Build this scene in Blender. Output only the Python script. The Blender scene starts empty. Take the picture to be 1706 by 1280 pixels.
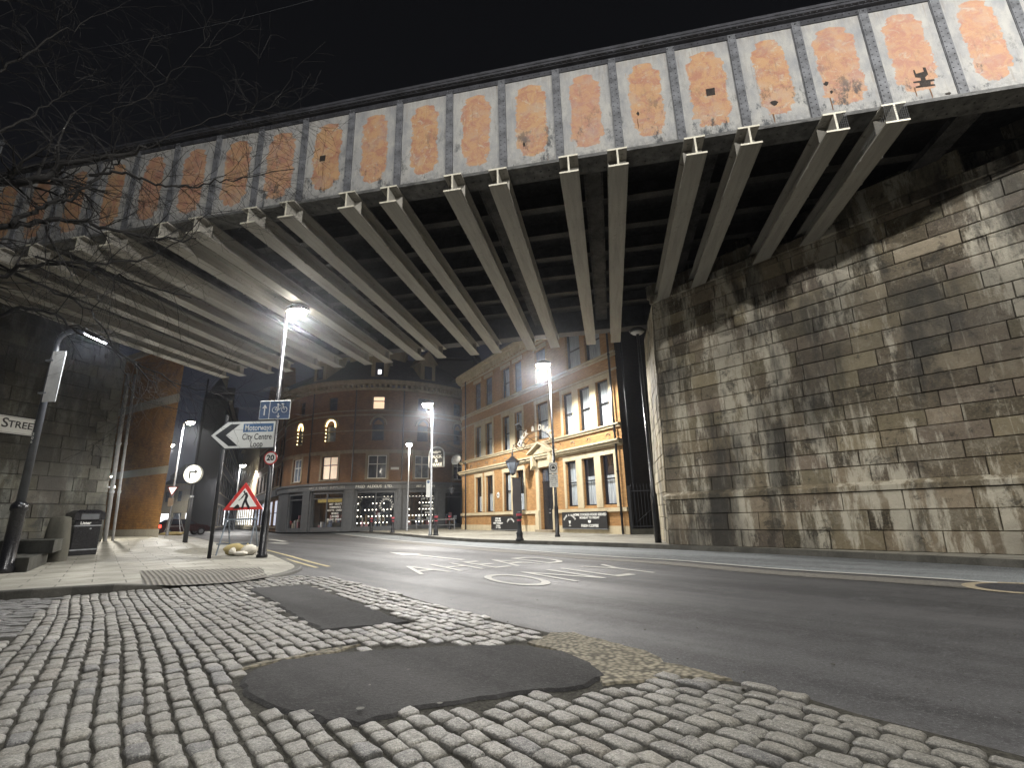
import bpy, math, random
from mathutils import Vector, Matrix, noise
rnd = random.Random(7)
SC = bpy.context.scene
COL = SC.collection
PI = math.pi
def V(*a): return Vector(a)

# ------------------------------------------------------------------ camera
F = 806.0; CX, CY = 853.0, 640.0; CH = 1.05
TH = math.atan(218.0 / F); RO = -math.atan(0.027)
RM = (Matrix.Rotation(PI / 2 + TH, 3, 'X') @ Matrix.Rotation(RO, 3, 'Z'))
cd = bpy.data.cameras.new('camera'); cam = bpy.data.objects.new('camera', cd); COL.objects.link(cam)
cam.matrix_world = Matrix.Translation((0, 0, CH)) @ RM.to_4x4()
cd.sensor_width = 36; cd.lens = 36 * F / 1706.0; cd.clip_end = 2000; cd.clip_start = 0.05
SC.camera = cam
def ray(x, y): return RM @ V((x - CX) / F, -(y - CY) / F, -1)
def gz(x, y, z=0.0):                     # point of the ground (or level z) seen at a place of the survey photograph
    r = ray(x, y); return V(0, 0, CH) + r * ((z - CH) / r.z)
def dep(x, y, d):                        # point at forward distance d
    return V(0, 0, CH) + ray(x, y) * d
def azv(a): a = math.radians(a); return V(math.sin(a), math.cos(a), 0)

# ------------------------------------------------------------------ mesh helper
class MB:
    def __init__(s): s.v = []; s.f = []; s.m = []; s.c = []; s.cur = (1, 1, 1, 1); s.mi = 0; s.uv = []
    def vert(s, p): s.v.append(Vector(p)); return len(s.v) - 1
    def face(s, idx): s.f.append(tuple(idx)); s.m.append(s.mi); s.c.append(s.cur)
    def poly(s, pts): s.face([s.vert(p) for p in pts])
    def box(s, x0, x1, y0, y1, z0, z1, M=None):
        P = [V(x, y, z) for z in (z0, z1) for (x, y) in ((x0, y0), (x1, y0), (x1, y1), (x0, y1))]
        if M is not None: P = [M @ p for p in P]
        i = [s.vert(p) for p in P]
        for q in ((3, 2, 1, 0), (4, 5, 6, 7), (0, 1, 5, 4), (1, 2, 6, 5), (2, 3, 7, 6), (3, 0, 4, 7)): s.face([i[k] for k in q])
        return s
    def bbox(s, x0, x1, y0, y1, z0, z1, b=0.01, M=None):   # chamfered box
        s.hull8(x0, x1, y0, y1, z0, z1, b, M); return s
    def hull8(s, x0, x1, y0, y1, z0, z1, b, M):
        X = (x0, x1); Y = (y0, y1); Z = (z0, z1); I = {}
        for a in (0, 1):
            for c in (0, 1):
                for d in (0, 1):
                    sx = b if a == 0 else -b; sy = b if c == 0 else -b; sz = b if d == 0 else -b
                    for k, p in enumerate((V(X[a], Y[c] + sy, Z[d] + sz), V(X[a] + sx, Y[c], Z[d] + sz), V(X[a] + sx, Y[c] + sy, Z[d]))):
                        I[(a, c, d, k)] = s.vert(M @ p if M is not None else p)
        g = lambda a, c, d, k: I[(a, c, d, k)]
        s.face((g(0,0,0,0), g(0,0,1,0), g(0,1,1,0), g(0,1,0,0))); s.face((g(1,0,0,0), g(1,1,0,0), g(1,1,1,0), g(1,0,1,0)))
        s.face((g(0,0,0,1), g(1,0,0,1), g(1,0,1,1), g(0,0,1,1))); s.face((g(0,1,0,1), g(0,1,1,1), g(1,1,1,1), g(1,1,0,1)))
        s.face((g(0,0,0,2), g(0,1,0,2), g(1,1,0,2), g(1,0,0,2))); s.face((g(0,0,1,2), g(1,0,1,2), g(1,1,1,2), g(0,1,1,2)))
        for c in (0, 1):
            for d in (0, 1):
                q = (g(0,c,d,1), g(0,c,d,2), g(1,c,d,2), g(1,c,d,1)); s.face(q if (c ^ d) else q[::-1])
                q = (g(c,0,d,0), g(c,0,d,2), g(c,1,d,2), g(c,1,d,0)); s.face(q[::-1] if (c ^ d) else q)
                q = (g(c,d,0,0), g(c,d,0,1), g(c,d,1,1), g(c,d,1,0)); s.face(q if (c ^ d) else q[::-1])
        for a in (0, 1):
            for c in (0, 1):
                for d in (0, 1):
                    q = (g(a,c,d,0), g(a,c,d,1), g(a,c,d,2)); s.face(q if (a ^ c ^ d) else q[::-1])
    def tube(s, pts, rs, n=8, cap=True):
        pts = [Vector(p) for p in pts]
        if not hasattr(rs, '__len__'): rs = [rs] * len(pts)
        prev = None; t0 = None; up = None
        for k, p in enumerate(pts):
            a = pts[max(k - 1, 0)]; b = pts[min(k + 1, len(pts) - 1)]; t = (b - a)
            if t.length < 1e-9: t = V(0, 0, 1)
            t.normalize()
            if up is None: up = V(0, 0, 1) if abs(t.z) < .9 else V(1, 0, 0)
            x = t.cross(up)
            if x.length < 1e-6: x = t.cross(V(0, 1, 0.1))
            x.normalize(); y = t.cross(x); up = -y if False else up
            ring = [s.vert(p + (x * math.cos(2 * PI * i / n) + y * math.sin(2 * PI * i / n)) * rs[k]) for i in range(n)]
            if prev:
                for i in range(n): s.face((prev[i], prev[(i + 1) % n], ring[(i + 1) % n], ring[i]))
            elif cap: s.face(ring[::-1])
            prev = ring
        if cap: s.face(prev)
        return s
    def lathe(s, prof, n=16, c=(0, 0, 0)):   # prof: (r,z)
        c = Vector(c); prev = None
        for (r, z) in prof:
            ring = [s.vert(c + V(r * math.cos(2 * PI * i / n), r * math.sin(2 * PI * i / n), z)) for i in range(n)]
            if prev:
                for i in range(n): s.face((prev[i], prev[(i + 1) % n], ring[(i + 1) % n], ring[i]))
            else: s.face(ring[::-1])
            prev = ring
        s.face(prev); return s
    def prism(s, pts, d, M=None):            # pts in the xz plane (counter-clockwise seen from -y), extruded to y=d
        n = len(pts); A = [V(p[0], 0, p[1]) for p in pts]; B = [V(p[0], d, p[1]) for p in pts]
        if M is not None: A = [M @ p for p in A]; B = [M @ p for p in B]
        a = [s.vert(p) for p in A]; b = [s.vert(p) for p in B]
        s.face(a); s.face(b[::-1])
        for i in range(n): s.face((a[i], b[i], b[(i + 1) % n], a[(i + 1) % n]))
        return s
    def slab(s, pts, z0, z1):                # ground polygon (ccw from above), solid
        n = len(pts); a = [s.vert((p[0], p[1], z0)) for p in pts]; b = [s.vert((p[0], p[1], z1)) for p in pts]
        s.face(b); s.face(a[::-1])
        for i in range(n): s.face((a[i], a[(i + 1) % n], b[(i + 1) % n], b[i]))
        return s
    def rivet(s, p, nrm, r=.022, h=.014):
        nrm = Vector(nrm).normalized(); x = nrm.orthogonal().normalized(); y = nrm.cross(x); p = Vector(p)
        A = [s.vert(p + (x * math.cos(i * PI / 3) + y * math.sin(i * PI / 3)) * r) for i in range(6)]
        B = [s.vert(p + nrm * h + (x * math.cos(i * PI / 3) + y * math.sin(i * PI / 3)) * r * .55) for i in range(6)]
        for i in range(6): s.face((A[i], A[(i + 1) % 6], B[(i + 1) % 6], B[i]))
        s.face(B); return s
    def build(s, name, mat, parent=None, smooth=False, uvfn=None, M=None):
        me = bpy.data.meshes.new(name)
        vs = [M @ p for p in s.v] if M is not None else s.v
        me.from_pydata([tuple(p) for p in vs], [], s.f)
        mats = mat if isinstance(mat, (list, tuple)) else [mat]
        for m_ in mats: me.materials.append(m_)
        me.polygons.foreach_set('material_index', s.m)
        if smooth: me.polygons.foreach_set('use_smooth', [True] * len(s.f))
        me.update()
        me.uv_layers.new(name='UVMap'); me.color_attributes.new('Col', 'FLOAT_COLOR', 'CORNER')
        uv = me.uv_layers['UVMap']; ca = me.color_attributes['Col']
        ud = [0.0] * (2 * len(me.loops)); cdt = [1.0] * (4 * len(me.loops))
        for pl in me.polygons:
            n = pl.normal; c = s.c[pl.index]
            for li in pl.loop_indices:
                p = me.vertices[me.loops[li].vertex_index].co
                if uvfn: a, b = uvfn(p, n)
                elif abs(n.z) > .7: a, b = p.x, p.y
                elif abs(n.x) > abs(n.y): a, b = p.y, p.z
                else: a, b = p.x, p.z
                ud[2 * li] = a; ud[2 * li + 1] = b; cdt[4 * li:4 * li + 4] = c
        uv.data.foreach_set('uv', ud); ca.data.foreach_set('color', cdt)
        o = bpy.data.objects.new(name, me); COL.objects.link(o)
        if parent: o.parent = parent
        return o

def tag(o, label=None, cat=None, group=None, kind=None):
    if label: o['label'] = label
    if cat: o['category'] = cat
    if group: o['group'] = group
    if kind: o['kind'] = kind
    return o
def thing(name, label, cat, loc=(0, 0, 0), rotz=0.0, group=None):
    o = bpy.data.objects.new(name, None); COL.objects.link(o)
    o.location = loc; o.rotation_euler = (0, 0, rotz); o.empty_display_size = .2
    return tag(o, label, cat, group)
def copy_tree(o, parent=None):
    c = o.copy(); COL.objects.link(c)
    if parent: c.parent = parent
    for ch in [k for k in COL.objects if k.parent == o]: copy_tree(ch, c)
    return c
def structure(mb, name, mat, **k):
    return tag(mb.build(name, mat, **k), kind='structure')
FONT = None
def text(name, body, size, mat, parent, M, align='CENTER', ext=.004, sx=1.0, space=1.0, bold=0.0):
    cu = bpy.data.curves.new(name, 'FONT'); cu.body = body; cu.size = size; cu.extrude = ext
    cu.align_x = align; cu.align_y = 'CENTER'; cu.space_character = space; cu.offset = bold; cu.resolution_u = 3; cu.space_line = .95
    tmp = bpy.data.objects.new('tmp', cu); COL.objects.link(tmp)
    dg = bpy.context.evaluated_depsgraph_get(); dg.update()
    me = bpy.data.meshes.new_from_object(tmp.evaluated_get(dg))
    bpy.data.objects.remove(tmp); bpy.data.curves.remove(cu)
    me.transform(M @ Matrix.Diagonal((sx, 1, 1, 1))); me.materials.clear(); me.materials.append(mat)
    o = bpy.data.objects.new(name, me); COL.objects.link(o); o.parent = parent
    return o
def face_front(x, y, z):     # text placed on a facade whose front looks to -y
    return Matrix.Translation((x, y, z)) @ Matrix.Rotation(PI / 2, 4, 'X')

# ------------------------------------------------------------------ materials
class NB:
    def __init__(s, name):
        s.mat = bpy.data.materials.new(name); s.mat.use_nodes = True; s.t = s.mat.node_tree; s.t.nodes.clear()
        s.out = s.n('ShaderNodeOutputMaterial'); s.p = s.n('ShaderNodeBsdfPrincipled'); s.l(s.p.outputs[0], s.out.inputs[0])
        s.co = s.n('ShaderNodeTexCoord')
    def n(s, t, **k):
        x = s.t.nodes.new(t)
        for a, b in k.items(): setattr(x, a, b)
        return x
    def l(s, a, b): s.t.links.new(a, b)
    def set(s, sock, v):
        if hasattr(v, 'links') or isinstance(v, bpy.types.NodeSocket): s.l(v, sock)
        else:
            if isinstance(v, (tuple, list)) and len(v) == 3 and sock.type == 'RGBA': v = (*v, 1)
            sock.default_value = v
    def mapv(s, vec, scale=(1, 1, 1), loc=(0, 0, 0), rot=(0, 0, 0)):
        m = s.n('ShaderNodeMapping'); s.l(vec, m.inputs[0]); m.inputs['Scale'].default_value = scale; m.inputs['Location'].default_value = loc; m.inputs['Rotation'].default_value = rot
        return m.outputs[0]
    def noise(s, vec, scale, detail=4, rough=.55, dist=0.0):
        x = s.n('ShaderNodeTexNoise'); s.l(vec, x.inputs['Vector']); x.inputs['Scale'].default_value = scale; x.inputs['Detail'].default_value = detail
        x.inputs['Roughness'].default_value = rough; x.inputs['Distortion'].default_value = dist
        return x.outputs['Fac']
    def ramp(s, f, a, b, lo=0.0, hi=1.0):
        x = s.n('ShaderNodeMapRange'); s.set(x.inputs[0], f); x.inputs[1].default_value = a; x.inputs[2].default_value = b; x.inputs[3].default_value = lo; x.inputs[4].default_value = hi
        return x.outputs[0]
    def math(s, op, a, b=0.0, c=0.0, clamp=False):
        x = s.n('ShaderNodeMath', operation=op, use_clamp=clamp); s.set(x.inputs[0], a); s.set(x.inputs[1], b); s.set(x.inputs[2], c); return x.outputs[0]
    def mix(s, f, a, b, mode='MIX'):
        x = s.n('ShaderNodeMix', data_type='RGBA', blend_type=mode); s.set(x.inputs[0], f); s.set(x.inputs[6], a); s.set(x.inputs[7], b); return x.outputs[2]
    def bump(s, h, st=.3, d=.01, nrm=None):
        x = s.n('ShaderNodeBump'); x.inputs['Strength'].default_value = st; x.inputs['Distance'].default_value = d; s.set(x.inputs['Height'], h)
        if nrm is not None: s.l(nrm, x.inputs['Normal'])
        return x.outputs[0]
    def sep(s, v):
        x = s.n('ShaderNodeSeparateXYZ'); s.l(v, x.inputs[0]); return x.outputs
    def attr(s): x = s.n('ShaderNodeVertexColor', layer_name='Col'); return x.outputs[0]
    def done(s, base, rough=.6, nrm=None, metal=0.0, spec=.5):
        s.set(s.p.inputs['Base Color'], base); s.set(s.p.inputs['Roughness'], rough); s.p.inputs['Metallic'].default_value = metal
        s.p.inputs['Specular IOR Level'].default_value = spec
        if nrm is not None: s.l(nrm, s.p.inputs['Normal'])
        return s.mat

def paint(name, c, rough=.45, var=.25, scale=6, bump=.15, metal=0.0):
    b = NB(name); o = b.co.outputs['Object']
    f = b.noise(o, scale, 6, .6); g = b.noise(o, scale * 9, 3)
    k = b.mix(b.ramp(f, .35, .7), [x * (1 - var) for x in c], [min(1, x * (1 + var * .6)) for x in c])
    return b.done(k, b.ramp(g, .3, .7, rough * .8, min(1, rough * 1.25)), b.bump(g, bump, .004), metal)
def emit(name, c, st):
    b = NB(name); b.p.inputs['Emission Color'].default_value = (*c, 1); b.p.inputs['Emission Strength'].default_value = st
    return b.done(c, .5)
def sandy(name, c, dark, streak=.6):
    b = NB(name); o = b.co.outputs['Object']
    f = b.noise(b.mapv(o, (1, 1, .22)), 2.2, 6, .6); g = b.noise(o, 14, 5, .6)
    k = b.mix(b.ramp(f, .42, .72, 0, streak), c, dark)
    k = b.mix(b.ramp(g, .35, .75, 0, .35), k, [x * 1.35 for x in c])
    return b.done(k, .85, b.bump(g, .35, .01), 0, .3)
def brickm(name, c1, c2, mortar, w=.225, h=.075, dark=(.05, .035, .02), ds=.5):
    b = NB(name); u = b.co.outputs['UV']; t = b.n('ShaderNodeTexBrick'); b.l(u, t.inputs['Vector'])
    t.inputs['Color1'].default_value = (*c1, 1); t.inputs['Color2'].default_value = (*c2, 1); t.inputs['Mortar'].default_value = (*mortar, 1)
    t.inputs['Scale'].default_value = 1; t.inputs['Brick Width'].default_value = w; t.inputs['Row Height'].default_value = h
    t.inputs['Mortar Size'].default_value = h * .09; t.inputs['Mortar Smooth'].default_value = .2; t.inputs['Bias'].default_value = -.2
    f = b.noise(u, 1.1, 6, .65); g = b.noise(b.mapv(u, (1 / w, 1 / h, 1)), .8, 2)
    k = b.mix(b.ramp(g, .35, .68, 0, .6), t.outputs[0], [x * .45 for x in c1]); k = b.mix(b.ramp(f, .45, .75, 0, ds), k, dark)
    return b.done(k, .85, b.bump(t.outputs[1], -.5, .008), 0, .3)

def m_asphalt(name, c, wheel=True, rough=.72):
    b = NB(name); o = b.co.outputs['Object']
    r = b.mapv(o, (1, 1, 1), (0, 0, 0), (0, 0, math.radians(-41)))
    sp = b.noise(o, 170, 2, .7); mid = b.noise(o, 28, 4, .7); big = b.noise(b.mapv(r, (1, .12, 1)), .9, 4, .55); big2 = b.noise(o, .55, 4, .6)
    k = b.mix(b.ramp(big, .42, .58), [x * .55 for x in c], [x * 1.9 for x in c])
    k = b.mix(b.ramp(big2, .45, .7, 0, .45), k, [x * .6 for x in c])
    gr = b.noise(o, 44, 4, .85); md = b.noise(b.mapv(o, (1, 1, 1), (11, 4, 0)), 4.5, 7, .8, .6); gr2 = b.noise(b.mapv(o, (1, 1, 1), (3, 9, 2)), 95, 2, .7)
    k = b.mix(b.ramp(sp, .5, .75, 0, .6), k, [x * 4.0 for x in c]); k = b.mix(b.ramp(mid, .55, .8, 0, .5), k, [x * .4 for x in c])
    k = b.mix(b.ramp(md, .50, .66, 0, .75), k, [min(.2, x * 2.3 + .004) for x in c]); k = b.mix(b.ramp(md, .45, .33, 0, .7), k, [x * .45 for x in c])
    k = b.mix(b.ramp(gr, .54, .64, 0, .9), k, [x * 3.8 for x in c]); k = b.mix(b.ramp(gr, .46, .34, 0, .8), k, [x * .35 for x in c]); k = b.mix(b.ramp(gr2, .68, .72, 0, .9), k, [min(.5, x * 9) for x in c])
    n1 = b.bump(b.math('ADD', b.math('MULTIPLY', mid, .4), gr), .8, .012)
    return b.done(k, b.ramp(big, .3, .7, rough + .08, rough - .14), n1, 0, .45)
ASPH = m_asphalt('asphalt', (.034, .034, .035), rough=.62)
PATCH = m_asphalt('patch_asphalt', (.0115, .011, .0105), rough=.85)
STRIP = m_asphalt('cycle_strip_surface', (.098, .106, .108), rough=.8)
WORN = m_asphalt('worn_asphalt', (.075, .07, .06), rough=.8)

def m_sett():
    b = NB('granite_sett'); o = b.co.outputs['Object']; a = b.attr()
    f = b.noise(o, 55, 5, .75); g = b.noise(o, 7, 5, .65); sp = b.noise(o, 130, 3, .8); vo = b.n('ShaderNodeTexVoronoi'); b.l(o, vo.inputs['Vector']); vo.inputs['Scale'].default_value = 150
    k = b.mix(b.ramp(f, .38, .62), b.mix(.55, a, (.0, .0, .0)), b.mix(.35, a, (.42, .40, .35)))
    k = b.mix(b.ramp(sp, .55, .66, 0, .8), k, (.50, .48, .43)); k = b.mix(b.ramp(sp, .45, .34, 0, .85), k, (.025, .024, .022))
    k = b.mix(b.ramp(g, .52, .72, 0, .55), k, (.035, .032, .024))
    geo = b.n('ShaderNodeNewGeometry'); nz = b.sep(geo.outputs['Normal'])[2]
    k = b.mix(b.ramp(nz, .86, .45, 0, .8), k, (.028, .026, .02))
    return b.done(k, b.ramp(g, .3, .7, .30, .55), b.bump(b.math('ADD', f, sp), .8, .009), 0, .6)
SETT = m_sett()
def m_joint():
    b = NB('joint_dirt'); o = b.co.outputs['Object']; f = b.noise(o, 45, 5, .7)
    return b.done(b.mix(b.ramp(f, .35, .65), (.014, .013, .010), (.065, .062, .05)), .95, b.bump(f, .8, .01), 0, .2)
JOINT = m_joint()
def m_rubble():
    b = NB('rubble_concrete'); o = b.co.outputs['Object']; v = b.n('ShaderNodeTexVoronoi'); b.l(o, v.inputs['Vector']); v.inputs['Scale'].default_value = 26
    f = b.noise(o, 3, 4); k = b.mix(b.ramp(v.outputs['Distance'], .2, .75), (.30, .27, .20), (.06, .055, .04)); k = b.mix(b.ramp(f, .4, .7, 0, .6), k, (.12, .105, .075))
    return b.done(k, .85, b.bump(v.outputs['Distance'], -1.0, .02), 0, .3)
RUBBLE = m_rubble()
def m_paving():
    b = NB('paving_slabs'); o = b.co.outputs['Object']; r = b.mapv(o, (1, 1, 1), (0, 0, 0), (0, 0, math.radians(-39.5)))
    sw = b.mapv(r, (1, 1, 1), (0, 0, 0), (0, 0, 0)); t = b.n('ShaderNodeTexBrick'); b.l(sw, t.inputs['Vector'])
    t.offset = .5; t.inputs['Scale'].default_value = 1; t.inputs['Brick Width'].default_value = .9; t.inputs['Row Height'].default_value = .6
    t.inputs['Mortar Size'].default_value = .010; t.inputs['Mortar Smooth'].default_value = .1; t.inputs['Bias'].default_value = 0
    t.inputs['Color1'].default_value = (.29, .28, .235, 1); t.inputs['Color2'].default_value = (.215, .205, .17, 1); t.inputs['Mortar'].default_value = (.03, .027, .02, 1)
    f = b.noise(o, 1.3, 6, .65); g = b.noise(o, 40, 4, .7); sp = b.noise(o, 140, 2, .6); gm = b.noise(o, 7, 1, .3)
    k = b.mix(b.ramp(f, .42, .72, 0, .55), t.outputs[0], (.11, .10, .08)); k = b.mix(b.ramp(sp, .5, .72, 0, .35), k, (.45, .43, .38)); k = b.mix(b.ramp(gm, .72, .76, 0, .6), k, (.07, .065, .055))
    return b.done(k, b.ramp(f, .3, .7, .5, .75), b.bump(b.math('ADD', b.math('MULTIPLY', t.outputs[1], -1.0), b.math('MULTIPLY', g, .25)), .45, .008), 0, .45)
PAVE = m_paving()
def m_tactile():
    b = NB('tactile_paving'); o = b.co.outputs['Object']; r = b.mapv(o, (1, 1, 1), (0, 0, 0), (0, 0, math.radians(-39.5)))
    s = b.sep(r); w = b.math('SINE', b.math('MULTIPLY', s[0], 2 * PI / .078)); f = b.noise(o, 5, 5, .6); j = b.math('FRACT', b.math('MULTIPLY', s[1], 1 / .4)); jj = b.math('LESS_THAN', j, .04)
    k = b.mix(b.ramp(w, -.2, .6), (.085, .08, .068), (.175, .16, .13)); k = b.mix(b.ramp(f, .4, .7, 0, .6), k, (.09, .08, .06)); k = b.mix(jj, k, (.04, .035, .03))
    return b.done(k, .7, b.bump(w, .7, .01), 0, .4)
TACT = m_tactile()
def m_kerb():
    b = NB('kerb_stone'); o = b.co.outputs['Object']; a = b.attr(); f = b.noise(o, 2.4, 6, .7); g = b.noise(o, 38, 5, .75)
    k = b.mix(b.ramp(f, .42, .66, 0, .8), (.10, .095, .08), (.035, .034, .026)); k = b.mix(b.ramp(g, .5, .7, 0, .5), k, (.17, .16, .14)); k = b.mix(1.0, k, a, 'MULTIPLY')
    return b.done(k, .7, b.bump(g, .6, .01), 0, .4)
KERB = m_kerb()
DKSTONE = sandy('sooty_stone', (.085, .08, .062), (.03, .03, .024), .8)
LMARK = None
def m_mark(name, c, thr=.52):
    b = NB(name); o = b.co.outputs['Object']; f = b.noise(o, 22, 5, .75); g = b.noise(o, 1.6, 4, .6)
    w = b.math('MULTIPLY', b.ramp(f, thr - .1, thr + .12), b.ramp(g, .35, .7, .25, 1.0), clamp=True)
    return b.done(b.mix(w, c, [x * .28 for x in c]), .65, b.bump(f, .2, .003), 0, .4)
MARK = m_mark('road_paint_white', (.46, .45, .41), .64); YEL = m_mark('road_paint_yellow', (.42, .36, .20)); TAN = m_mark('road_paint_tan', (.34, .29, .2))

def m_blocks(name, pale=.5, soot=.8, seed=0.0, tint=(1, 1, 1)):
    b = NB(name); o = b.co.outputs['Object']; a = b.attr()
    T = lambda c: (c[0] * tint[0], c[1] * tint[1], c[2] * tint[2])
    v = b.mapv(o, (1, 1, 1), (seed, 0, 0))
    st = b.noise(b.mapv(v, (1.0, 1.0, .26)), 1.0, 7, .68, 0); st2 = b.noise(b.mapv(v, (1, 1, .20), (7, 3, 1)), 1.8, 7, .74, 0); st3 = b.noise(b.mapv(v, (1, 1, .06), (2, 8, 5)), 4.5, 5, .6, .2)
    blot = b.noise(v, 1.9, 8, .78, .5); g = b.noise(v, 26, 6, .7); h = b.noise(v, 6, 7, .68, .5)
    k = b.mix(b.ramp(h, .35, .68, 0, .4), b.mix(1.0, a, T((1.0, 1.0, .98)), 'MULTIPLY'), T((.075, .062, .043)))
    mac = b.noise(v, .33, 3, .5, .4)
    k = b.mix(b.ramp(g, .48, .72, 0, .5), k, T((.25, .215, .155)))
    k = b.mix(b.ramp(st2, .49, .56, 0, pale), k, T((.46, .44, .385)))
    k = b.mix(b.math('MULTIPLY', b.ramp(blot, .53, .57), b.ramp(h, .40, .48), clamp=True), k, b.mix(.1, k, T((.62, .60, .54))))
    k = b.mix(b.math('MULTIPLY', b.ramp(st3, .60, .68), pale * .6), k, T((.50, .48, .42)))
    k = b.mix(b.ramp(st, .50, .60, 0, soot), k, (.016, .016, .014))
    k = b.mix(b.math('MULTIPLY', b.ramp(blot, .45, .38), soot), k, (.022, .021, .017))
    k = b.mix(b.ramp(g, .38, .28, 0, .7), k, (.02, .018, .014))
    k = b.mix(b.ramp(mac, .52, .38, 0, .55), k, (.03, .028, .024))
    n1 = b.bump(b.math('ADD', h, b.math('MULTIPLY', g, .7)), .8, .025)
    return b.done(k, b.ramp(st, .4, .65, .85, .6), n1, 0, .35)
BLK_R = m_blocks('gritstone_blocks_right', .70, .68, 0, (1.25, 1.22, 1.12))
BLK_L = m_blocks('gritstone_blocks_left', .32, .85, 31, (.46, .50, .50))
MORT = paint('mortar_dark', (.035, .032, .026), .95)

def m_panel():
    b = NB('flaking_panel_paint'); u = b.co.outputs['UV']; oi = b.n('ShaderNodeObjectInfo'); s = b.sep(u)
    off = b.n('ShaderNodeVectorMath', operation='SCALE'); cmb = b.n('ShaderNodeCombineXYZ')
    b.l(b.math('MULTIPLY', oi.outputs['Random'], 57.0), cmb.inputs[0]); b.l(b.math('MULTIPLY', oi.outputs['Random'], 91.0), cmb.inputs[1])
    va = b.n('ShaderNodeVectorMath', operation='ADD'); b.l(u, va.inputs[0]); b.l(cmb.outputs[0], va.inputs[1]); q = va.outputs[0]
    wob = b.noise(q, 2.6, 6, .7); wob2 = b.noise(q, 9, 5, .7)
    d = b.math('ADD', b.math('MULTIPLY', b.math('SUBTRACT', wob, .5), .26), b.math('MULTIPLY', b.math('SUBTRACT', wob2, .5), .22))
    ax = b.math('MULTIPLY', b.math('ABSOLUTE', b.math('ADD', s[0], b.ramp(oi.outputs['Random'], 0, 1, -.03, .03))), b.ramp(b.math('FRACT', b.math('MULTIPLY', oi.outputs['Random'], 17.3)), 0, 1, .9, 1.15)); az = b.math('ABSOLUTE', b.math('ADD', s[1], b.math('MULTIPLY', d, .6)))
    def ss(v, e0, e1, k): 
        r = b.n('ShaderNodeMapRange', interpolation_type='SMOOTHSTEP'); b.set(r.inputs[0], v); r.inputs[1].default_value = e0; r.inputs[2].default_value = e1; r.inputs[3].default_value = 0; r.inputs[4].default_value = k; return r.outputs[0]
    hwz = b.math('SUBTRACT', b.math('SUBTRACT', .315, ss(az, .66, .71, .09)), ss(az, .84, .94, .30))
    inside = b.ramp(b.math('ADD', b.math('SUBTRACT', hwz, ax), d), -.004, .010); wob2 = b.noise(q, 12, 4, .7)
    tone = b.noise(q, 4.5, 6, .7, .8); t2 = b.noise(q, 2.1, 4, .6)
    hole = b.ramp(b.noise(q, 5.5, 6, .75, 1.2), .56, .66)
    rust = b.mix(b.ramp(tone, .40, .55), (.31, .155, .10), (.385, .235, .12)); rust = b.mix(b.math('MULTIPLY', hole, .8), rust, (.40, .375, .29)); rust = b.mix(b.ramp(b.noise(q, 26, 4, .8), .58, .68, 0, .5), rust, (.38, .34, .27))
    rust = b.mix(b.ramp(oi.outputs['Random'], .2, .9, 0, .3), rust, (.34, .18, .15))
    white = b.mix(b.ramp(b.noise(b.mapv(q, (1, .5, 1)), 3.0, 6, .7), .40, .66), (.335, .33, .305), (.22, .225, .23))
    white = b.mix(b.ramp(b.noise(q, 16, 5, .8), .60, .70, 0, .7), white, (.14, .14, .145))
    edge = b.math('MULTIPLY', b.ramp(b.math('ABSOLUTE', s[0]), .36, .52), b.ramp(b.noise(b.mapv(q, (1, .3, 1)), 6, 5, .7), .40, .62), clamp=True)
    white = b.mix(b.math('MULTIPLY', edge, .6), white, (.16, .165, .175)); topd = b.math('MULTIPLY', b.ramp(s[1], .78, 1.12), b.ramp(b.noise(b.mapv(q, (3, .4, 1)), 5, 5, .7), .42, .6), clamp=True)
    white = b.mix(b.math('MULTIPLY', topd, .65), white, (.20, .18, .16)); bott = b.math('MULTIPLY', b.ramp(s[1], -.85, -1.13), b.ramp(b.noise(q, 9, 6, .75), .44, .58), clamp=True)
    inside = b.math('MULTIPLY', inside, b.ramp(b.noise(q, 1.7, 5, .7), .36, .50, .72, 1.0)); k = b.mix(inside, white, rust); k = b.mix(b.math('MULTIPLY', bott, .75), k, (.10, .10, .10))
    soot = b.math('MULTIPLY', b.ramp(b.math('ADD', b.noise(b.mapv(q, (1, .5, 1)), 3.4, 7, .8), b.ramp(b.noise(q, .9, 2), .3, .7, -.06, .07)), .55, .63), b.ramp(s[1], .35, -.7), clamp=True)
    k = b.mix(b.math('MULTIPLY', soot, .9), k, (.03, .035, .04))
    drip = b.math('MULTIPLY', b.ramp(b.noise(b.mapv(q, (1, .09, 1)), 11, 3, .6), .66, .72), b.ramp(t2, .5, .6), clamp=True)
    k = b.mix(b.math('MULTIPLY', drip, .75), k, (.30, .15, .04))
    vst = b.math('MULTIPLY', b.ramp(b.noise(b.mapv(q, (1, .05, 1)), 16, 4, .7), .56, .68), b.ramp(b.noise(q, 2.7, 3), .4, .6), clamp=True); k = b.mix(b.math('MULTIPLY', vst, .5), k, (.17, .13, .10))
    g = b.math('ADD', b.math('MULTIPLY', inside, -.6), b.math('ADD', wob2, b.math('MULTIPLY', hole, -.5)))
    return b.done(k, b.ramp(tone, .3, .7, .5, .75), b.bump(g, .35, .006), 0, .4)
PANEL = m_panel()
STIFF = paint('weathered_grey_steel', (.13, .135, .145), .6, .5, 3.5, .35)
FLANGE = paint('sooty_flange_steel', (.035, .036, .042), .6, .5, 4, .3)
LOWFL = paint('lower_flange_steel', (.10, .10, .095), .65, .6, 5, .4)
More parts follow.
